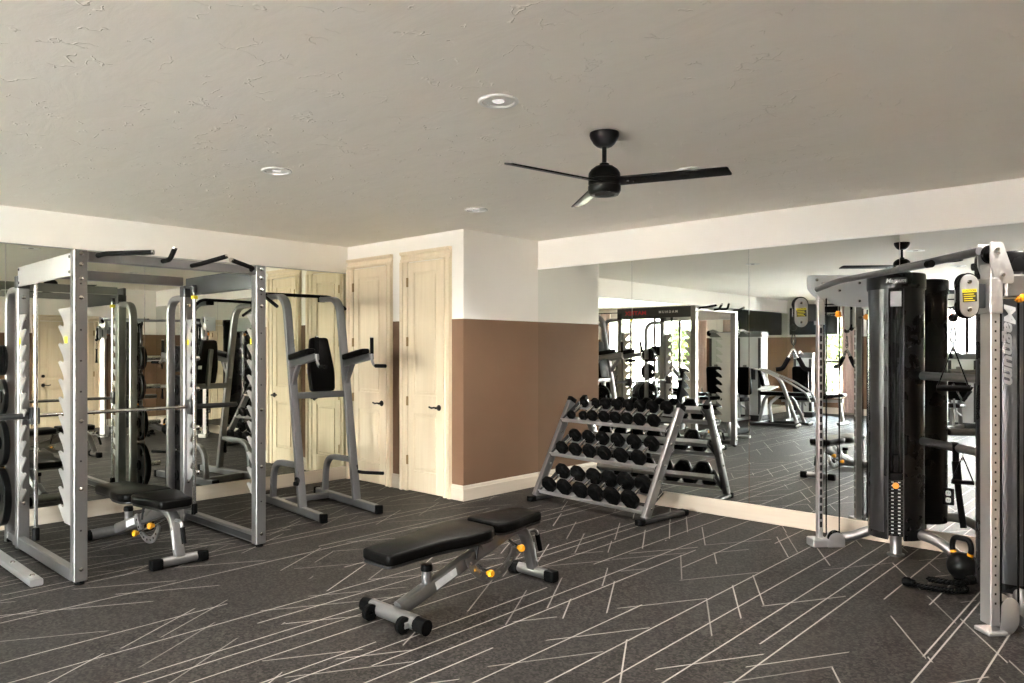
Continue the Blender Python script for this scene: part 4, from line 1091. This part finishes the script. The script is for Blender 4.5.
def row_machine():
    t = thing('plate_loaded_row_machine', 'silver tube-framed plate loaded row machine with long black bench pads', 'exercise machine', (-6.05, -1.85, 0), 0)
    for y in (-.45, .18):
        r = MB().bar([(-.55, y, .04), (.42, y, .04)], .08, .06, r=.015).build('base_rail', gunmetal, t)
        MB().tube([(.36, y + s_ * .0, .10 * 0 + .03) for s_ in (0, 1)] if False else [(.42, y - .07, .035), (.46, y, .085), (.42, y + .07, .035)], .026, 10, up=(1, 0, 0), fil=.05).build('foot', palesteel, t)
    MB().bar([(-.46, -.45, .04), (-.46, .18, .04)], .07, .06, r=.015).build('base_crossbar', gunmetal, t)
    MB().tube([(.40, .18, .10), (.05, .16, .98), (-.25, .10, 1.10)], .036, 14, fil=.15).build('front_frame', silver, t)
    MB().tube([(.30, -.45, .06), (.10, -.30, .62), (-.40, -.20, .62), (-.50, -.15, .06)], .034, 14, fil=.18).build('rear_frame', silver, t)
    for y in (-.02, .26):
        MB().tube([(.02, y, 1.00), (.28, y + .10, .92), (.66, y + .12, .70), (.72, y + .10, .52)], .020, 12, fil=.14).build('swing_arm', silver, t)
        MB().tube([(.02, y, 1.00), (-.28, y, 1.12), (-.42, y + .05, 1.14)], .018, 12, fil=.1).build('hand_lever', silver, t)
    pad_box('bench_pad', t, .95, .30, .075, (.02, -.16, .64)); pad_box('chest_pad', t, .34, .26, .08, (-.42, -.16, .95), (0, math.radians(75), 0))
    MB().box(-.30, -.02, -.07, .34, .78, .80, .006, M=Matrix.Rotation(math.radians(-8), 4, 'X')).build('weight_tray', labelgrey, t)
    MB().tube([(-.1, .18, .1), (-.18, .12, .45), (-.05, -.1, .62)], .03, 12, fil=.1).build('mid_frame', silver, t)
row_machine()
def bench_flat():
    t = thing('flat_bench', 'silver legged flat bench with two black pads behind the row machine', 'weight bench', (-5.9, -3.0, 0), 0)
    pad_box('seat_pad', t, .70, .30, .07, (-.30, 0, .50)); pad_box('back_pad', t, .62, .30, .07, (.40, 0, .56), (0, math.radians(-9), 0))
    MB().bar([(-.6, 0, .44), (.66, 0, .48)], .05, .06, r=.01).build('frame', silver, t)
    for x in (-.5, .60):
        l = MB().bar([(x, 0, .44), (x + .06, 0, .05)], .06, .07, up=(0, 1, 0), r=.01).build('leg', silver, t)
        MB().bar([(x + .06, -.25, .035), (x + .06, .25, .035)], .07, .06, r=.015).build('foot', silver, l)
bench_flat()
def stack_machine(label, loc, rz, h, w, wide_face):
    t = thing('selector_stack_machine', label, 'exercise machine', loc, rz)
    sh = MB().prism(rounded([(-w / 2, -.19), (w / 2, -.19), (w / 2, .19), (-w / 2, .19)], .07), .10, h - .10, 'Z').build('stack_shroud', cream_metal, t)
    MB().prism(rounded([(-w / 2 - .015, -.205), (w / 2 + .015, -.205), (w / 2 + .015, .205), (-w / 2 - .015, .205)], .08), h - .12, h, 'Z', bev=.02).build('top_cap', greysteel, t)
    MB().prism(rounded([(-w / 2 - .01, -.21), (w / 2 + .01, -.21), (w / 2 + .01, .21), (-w / 2 - .01, .21)], .05), .0, .12, 'Z', bev=.01).build('base', gunmetal, t)
    for x in (-w / 2 + .035, w / 2 - .035):
        MB().box(x - .03, x + .03, .18, .205, .14, h - .14, .008).build('frame_strip', gunmetal, t)
    p = MB().box(-.155, -.005, .19, .194, h * .46, h * .60).build('placard', brick, t); p['label'] = 'reddish instruction placard'
    p = MB().box(.015, .145, .19, .194, h * .46, h * .585).build('placard', gunmetal, t); p['label'] = 'dark instruction placard'
    a = MB().tube([(0, .16, h - .05), (0, .55, h + .03), (0, .72, h - .02)], .028, 12, fil=.15).build('cable_arm', silver, t)
    MB().lathe([(0, -.02), (.06, -.018), (.06, .018), (0, .02)], 20, Matrix.Translation((0, .72, h - .04)), axis='X').build('pulley', plastic, a)
    MB().bar([(0, .2, .06), (0, 1.05, .06)], .08, .07, r=.015).build('base_rail', silver, t)
    MB().bar([(0, .70, .06), (0, .66, .44)], .06, .08, up=(1, 0, 0), r=.015).build('seat_post', silver, t)
    pad_box('seat_pad', t, .36, .36, .075, (0, .68, .48)); pad_box('back_pad', t, .34, .60, .075, (0, .46, .86), (math.radians(82), 0, 0))
    MB().bar([(0, .28, .06), (0, .40, 1.2)], .05, .07, up=(1, 0, 0), r=.012).build('back_post', silver, t)
    for x in (-.15, .15): MB().tube([(x, .70, .30), (x, .98, .40), (x, 1.02, .62)], .018, 10, fil=.08).build('hand_lever', silver, t)
    return t
stack_machine('pale grey weight stack machine with two placards beside the left wall mirrors', (-7.06, -2.80, 0), math.radians(0), 1.92, .54, 1)
stack_machine('pale grey weight stack machine standing below the television', (-6.55, -4.35, 0), math.radians(-12), 1.46, .40, 1)
stack_machine('pale grey weight stack machine standing before the middle of the wide front window', (-3.25, -3.95, 0), math.radians(8), 1.46, .52, 1)
tv = thing('television', 'large black flat television mounted high on the front wall', 'television', (-6.72, YF + .13, 2.22))
MB().box(-.57, .57, -.03, .018, -.33, .33, .008).build('tv_body', plastic, tv)
MB().box(-.556, .556, .0181, .0195, -.316, .316).build('tv_screen', screen, tv)
MB().box(-.12, .12, -.125, -.028, -.09, .09, .004).build('wall_bracket', gunmetal, tv)
# curtains at the front windows
def curtain(x0, x1, label):
    n = 60; m = MB(); P = []
    for k in range(n + 1):
        f = k / n; P.append((x0 + (x1 - x0) * f, .035 * math.sin(f * (x1 - x0) / .085 * 2 * PI) + .008 * math.sin(f * 17)))
    Q = [(a, b + .006) for a, b in reversed(P)]
    m.prism(P + Q, .06, 2.585, 'Z')
    o = m.build('curtain', curtain_m, None, smooth=60, loc=(0, YF + .10, 0))
    tag(o, label, 'curtain', 'rose curtains at the front windows')
curtain(-6.06, -5.72, 'gathered rose curtain right of the narrow front window')
curtain(-5.25, -4.98, 'gathered rose curtain at the left end of the wide front window')
curtain(-2.14, -1.80, 'gathered rose curtain at the right end of the wide front window')
for x0, x1, lab in ((-6.62, -5.68, 'dark curtain rod above the narrow front window'), (-5.32, -1.72, 'dark curtain rod above the wide front window')):
    o = MB().cyl((x0, YF + .10, 2.60), (x1, YF + .10, 2.60), .014, 12)
    for x in (x0 + .05, x1 - .05): o.box(x - .01, x + .01, YF, YF + .10, 2.59, 2.61)
    tag(o.build('curtain_rod', bronze), lab, 'curtain rod', 'curtain rods')
def elliptical(label, loc, rz):
    t = thing('elliptical_trainer', label, 'elliptical trainer', loc, rz, 'elliptical trainers by the front windows')
    MB().bar([(0, -.85, .05), (0, .85, .05)], .12, .09, r=.03).build('base_rail', greysteel, t)
    for y in (-.85, .80): MB().bar([(-.32, y, .04), (.32, y, .04)], .08, .07, r=.02).build('foot', rubber, t)
    MB().prism(rounded([(-.75, .10), (.0, .10), (.05, .35), (-.12, .66), (-.50, .74), (-.80, .48)], .14, 5), -.12, .12, 'X', bev=.03).build('drive_housing', plastic, t)
    MB().tube([(0, .25, .10), (0, .42, .75), (0, .38, 1.38)], .045, 14, fil=.2).build('mast', silver, t)
    c = MB().prism(rounded([(-.22, -.15), (.22, -.15), (.19, .17), (-.19, .17)], .05), -.03, .03, 'Z', Matrix.Translation((0, .36, 1.47)) @ Matrix.Rotation(math.radians(-60) + PI, 4, 'X'), .015).build('console', plastic, t)
    for s in (-1, 1):
        MB().tube([(s * .30, -.05, .28), (s * .30, .48, .40), (s * .31, .30, 1.05), (s * .29, .02, 1.58)], .020, 12, fil=.12).build('swing_arm', silver, t)
        MB().cyl((s * .294, .09, 1.45), (s * .289, .0, 1.62), .024, 12).build('hand_grip', foam, t)
        MB().bar([(s * .26, -.78, .24), (s * .28, .50, .36)], .05, .05, r=.015).build('pedal_arm', silver, t)
        MB().box(s * .26 - .09, s * .26 + .09, -.52, -.14, .30, .34, .015).build('pedal', rubber, t)
    return t
e0 = elliptical('black and silver elliptical trainer before the wide front window, nearest the left wall', (-4.25, -4.25, 0), math.radians(180))
dup(e0, (-2.25, -4.25, 0), math.radians(180), 'black and silver elliptical trainer before the wide front window, farthest from the left wall')
# stand cut by the right edge of the photo
st = thing('roller_stand', 'pale steel tube stand with chrome rollers at the right edge', 'equipment stand', (-.62, 4.50, 0), TZ + .15)
MB().tube([(.02, 0, .0), (.02, 0, .53), (.40, 0, .53), (.40, 0, .0)], .021, 14, up=(0, 1, 0), fil=.06).build('hoop_frame', palesteel, st)
MB().cyl((-.055, .14, .055), (.40, .14, .055), .022, 16).build('roller', chrome, st)
for x in (-.055, .0): MB().lathe([(.012, -.012), (.036, -.012), (.036, .012), (.012, .012)], 20, Matrix.Translation((x, .14, .055)), closed=True, axis='X').build('roller_flange', chrome, st)
MB().bar([(.03, 0, .05), (.03, .15, .05)], .03, .05, r=.006).build('side_arm', palesteel, st)
MB().bar([(.39, 0, .05), (.39, .15, .05)], .03, .05, r=.006).build('side_arm', palesteel, st)

# ------------------------------------------------------------------ outside the windows
struct(MB().box(-20, 12, -24, YF - .16, -.22, -.06).build('patio_ground', patio_m))
def tree(label, loc, h, rad, seed, squat=1.0):
    rr = random.Random(seed)
    t = thing('tree', label, 'tree', loc, 0, 'trees outside the front windows')
    MB().tube([(0, 0, 0), (.05, .03, h * .35), (0, 0, h * .6), (.06, -.04, h * .85)], .09, 10, fil=.3).build('trunk', bark, t)
    m = MB(); bmx = m.bm
    for k in range(2600):
        while True:
            v = Vector((rr.uniform(-1, 1), rr.uniform(-1, 1), rr.uniform(-1, 1)))
            if .35 < v.length < 1: break
        v *= .72 + .28 * math.sin(v.x * 7 + seed) * math.cos(v.z * 6 + v.y * 5)
        c = Vector((v.x * rad, v.y * rad, h * .62 + v.z * rad * squat))
        a = Vector((rr.uniform(-1, 1), rr.uniform(-1, 1), rr.uniform(-.6, .6))).normalized(); b = a.cross(Vector((rr.uniform(-1, 1), rr.uniform(-1, 1), 1))).normalized()
        l = rr.uniform(.07, .13); w = l * .45
        vs = [bmx.verts.new(c - a * l), bmx.verts.new(c + b * w), bmx.verts.new(c + a * l), bmx.verts.new(c - b * w)]
        bmx.faces.new(vs)
    m.build('foliage', leaf, t, smooth=0)
tree('leafy green tree outside the narrow front window', (-7.6, -9.6, -.06), 3.0, 1.0, 3, 1.25)
tree('leafy green tree outside the wide front window near its left end', (-3.9, -14.5, -.06), 2.7, .8, 5, 1.2)
tree('leafy green tree outside the wide front window near its right end', (-.7, -12, -.06), 2.8, .85, 8, 1.2)
bd = thing('neighbouring_house', 'rosy plastered house with a tiled roof across the patio', 'house', (-9.5, -19.0, -.06))
m = MB().box(-9, 9, -3, 0, 0, 3.6); m.build('house_wall', brick, bd)
MB().prism([(-3.4, 3.6), (.5, 3.6), (.5, 3.72), (-1.4, 4.7), (-3.4, 3.72)], -9.4, 9.4, 'X').build('house_roof', roofm, bd)
for x in (-6.5, -3.5, -.5, 2.5, 5.5):
    w = MB().box(x - .6, x + .6, .0, .05, .9, 2.5, .01).build('house_window', trimwhite, bd)
    MB().box(x - .52, x + .52, .05, .06, .98, 2.42).build('house_pane', screen, w)
hg = MB(); rr = random.Random(21)
for k in range(3000):
    c = Vector((rr.uniform(-12, -7.4), rr.uniform(-12.9, -12.1), rr.uniform(-.05, .95)))
    a = Vector((rr.uniform(-1, 1), rr.uniform(-1, 1), rr.uniform(-.6, .6))).normalized(); b = a.cross(Vector((rr.uniform(-1, 1), rr.uniform(-1, 1), 1))).normalized()
    l = rr.uniform(.07, .13); w = l * .5
    hg.bm.faces.new([hg.bm.verts.new(c - a * l), hg.bm.verts.new(c + b * w), hg.bm.verts.new(c + a * l), hg.bm.verts.new(c - b * w)])
tag(hg.build('hedge', leaf, None, smooth=0), 'low clipped green hedge between the patio and the rosy house', 'hedge')

# ------------------------------------------------------------------ daylight, lamps, camera
def portal(name, loc, rot, sx, sy):
    l = bpy.data.lights.new(name, 'AREA'); l.shape = 'RECTANGLE'; l.size = sx; l.size_y = sy; l.cycles.is_portal = True
    o = bpy.data.objects.new(name, l); link(o); o.location = loc; o.rotation_euler = rot
for (a, b, z0, z1) in FW: portal('window_daylight', ((a + b) / 2, YF - .155, (z0 + z1) / 2), (math.radians(90), 0, 0), b - a, z1 - z0)
for (a, b, z0, z1) in RW: portal('window_daylight', (XR + .125, (a + b) / 2, (z0 + z1) / 2), (math.radians(90), 0, math.radians(90)), b - a, z1 - z0)
for x in LX:
    for y in LY:
        l = bpy.data.lights.new('recessed_lamp', 'SPOT'); l.energy = 45; l.spot_size = math.radians(130); l.spot_blend = .9; l.shadow_soft_size = .06; l.color = (1, .93, .84)
        o = bpy.data.objects.new('recessed_lamp', l); link(o); o.location = (x, y, CEIL - .03)
sun = bpy.data.lights.new('sun', 'SUN'); sun.energy = 520; sun.angle = math.radians(1); sun.color = (1, .95, .86)
so = bpy.data.objects.new('sun', sun); link(so); so.rotation_euler = (math.radians(31), math.radians(4), 0)
w = bpy.data.worlds.new('sky'); SC.world = w; w.use_nodes = True; nt = w.node_tree; nt.nodes.clear()
o = nt.nodes.new('ShaderNodeOutputWorld'); bg = nt.nodes.new('ShaderNodeBackground'); nt.links.new(bg.outputs[0], o.inputs[0])
tc = nt.nodes.new('ShaderNodeTexCoord'); sp_ = nt.nodes.new('ShaderNodeSeparateXYZ'); nt.links.new(tc.outputs['Generated'], sp_.inputs[0])
cr = nt.nodes.new('ShaderNodeValToRGB'); mr = nt.nodes.new('ShaderNodeMapRange'); mr.inputs[1].default_value = -1; mr.inputs[2].default_value = 1
nt.links.new(sp_.outputs[2], mr.inputs[0]); nt.links.new(mr.outputs[0], cr.inputs[0])
e = cr.color_ramp.elements; e[0].position = 0; e[0].color = (.50, .44, .36, 1); e[1].position = 1; e[1].color = (.55, .72, 1, 1)
for p, c in ((.49, (.62, .56, .48, 1)), (.51, (1.0, .965, .91, 1)), (.62, (.95, .98, 1, 1))):
    x = cr.color_ramp.elements.new(p); x.color = c
nt.links.new(cr.outputs[0], bg.inputs[0]); bg.inputs[1].default_value = 52.0
cam = bpy.data.cameras.new('camera'); cam.sensor_width = 36; cam.lens = 740.8 / 1024 * 36; cam.shift_y = 8.5 / 1024
co = bpy.data.objects.new('camera', cam); link(co); co.location = (0, 0, 1.52); co.rotation_euler = (PI / 2, 0, .7437)
cam.clip_start = .05; SC.camera = co
SC.view_settings.view_transform = 'Standard'; SC.view_settings.look = 'None'; SC.view_settings.gamma = 1; SC.view_settings.use_curve_mapping = False
SC.view_settings.exposure = 2.12
SC.cycles.max_bounces = 14; SC.cycles.diffuse_bounces = 6; SC.cycles.glossy_bounces = 8; SC.cycles.transparent_max_bounces = 12
SC.cycles.sample_clamp_indirect = 8; SC.cycles.use_denoising = True

# ------------------------------------------------------------------ tidy: every bolt its own part, printed marks join the part they sit on
def split_islands(o, name):
    bm = bmesh.new(); bm.from_mesh(o.data); seen = set(); groups = []
    for v in bm.verts:
        if v in seen: continue
        st_, g = [v], []
        seen.add(v)
        while st_:
            q = st_.pop(); g.append(q)
            for e_ in q.link_edges:
                n_ = e_.other_vert(q)
                if n_ not in seen: seen.add(n_); st_.append(n_)
        groups.append(g)
    for g in groups:
        c = sum((v.co for v in g), Vector()) / len(g); idx = {v: i for i, v in enumerate(g)}
        fs = {f for v in g for f in v.link_faces}
        me = bpy.data.meshes.new(name); me.from_pydata([v.co - c for v in g], [], [[idx[v] for v in f.verts] for f in fs]); me.materials.append(o.data.materials[0])
        me.polygons.foreach_set('use_smooth', [True] * len(me.polygons)); me.set_sharp_from_angle(angle=.6)
        n_ = bpy.data.objects.new(name, me); link(n_); n_.parent = o.parent; n_.location = c + o.location
    bm.free(); bpy.data.objects.remove(o)
def absorb(o):
    p = o.parent; bm = bmesh.new(); bm.from_mesh(p.data); n0 = len(bm.faces)
    bm.from_mesh(o.data); bm.faces.ensure_lookup_table(); k = len(p.data.materials)
    for f in bm.faces[n0:]: f.material_index = k
    bm.to_mesh(p.data); bm.free(); p.data.materials.append(o.data.materials[0]); bpy.data.objects.remove(o)
for o in list(bpy.data.objects):
    b = o.name.split('.')[0]
    if b in ('bolts', 'blade_screws'): split_islands(o, 'bolt' if b == 'bolts' else 'screw')
    elif b in ('adjustment_holes', 'arc_holes', 'slab_marks', 'label_text_lines', 'socket_slots'): absorb(o)
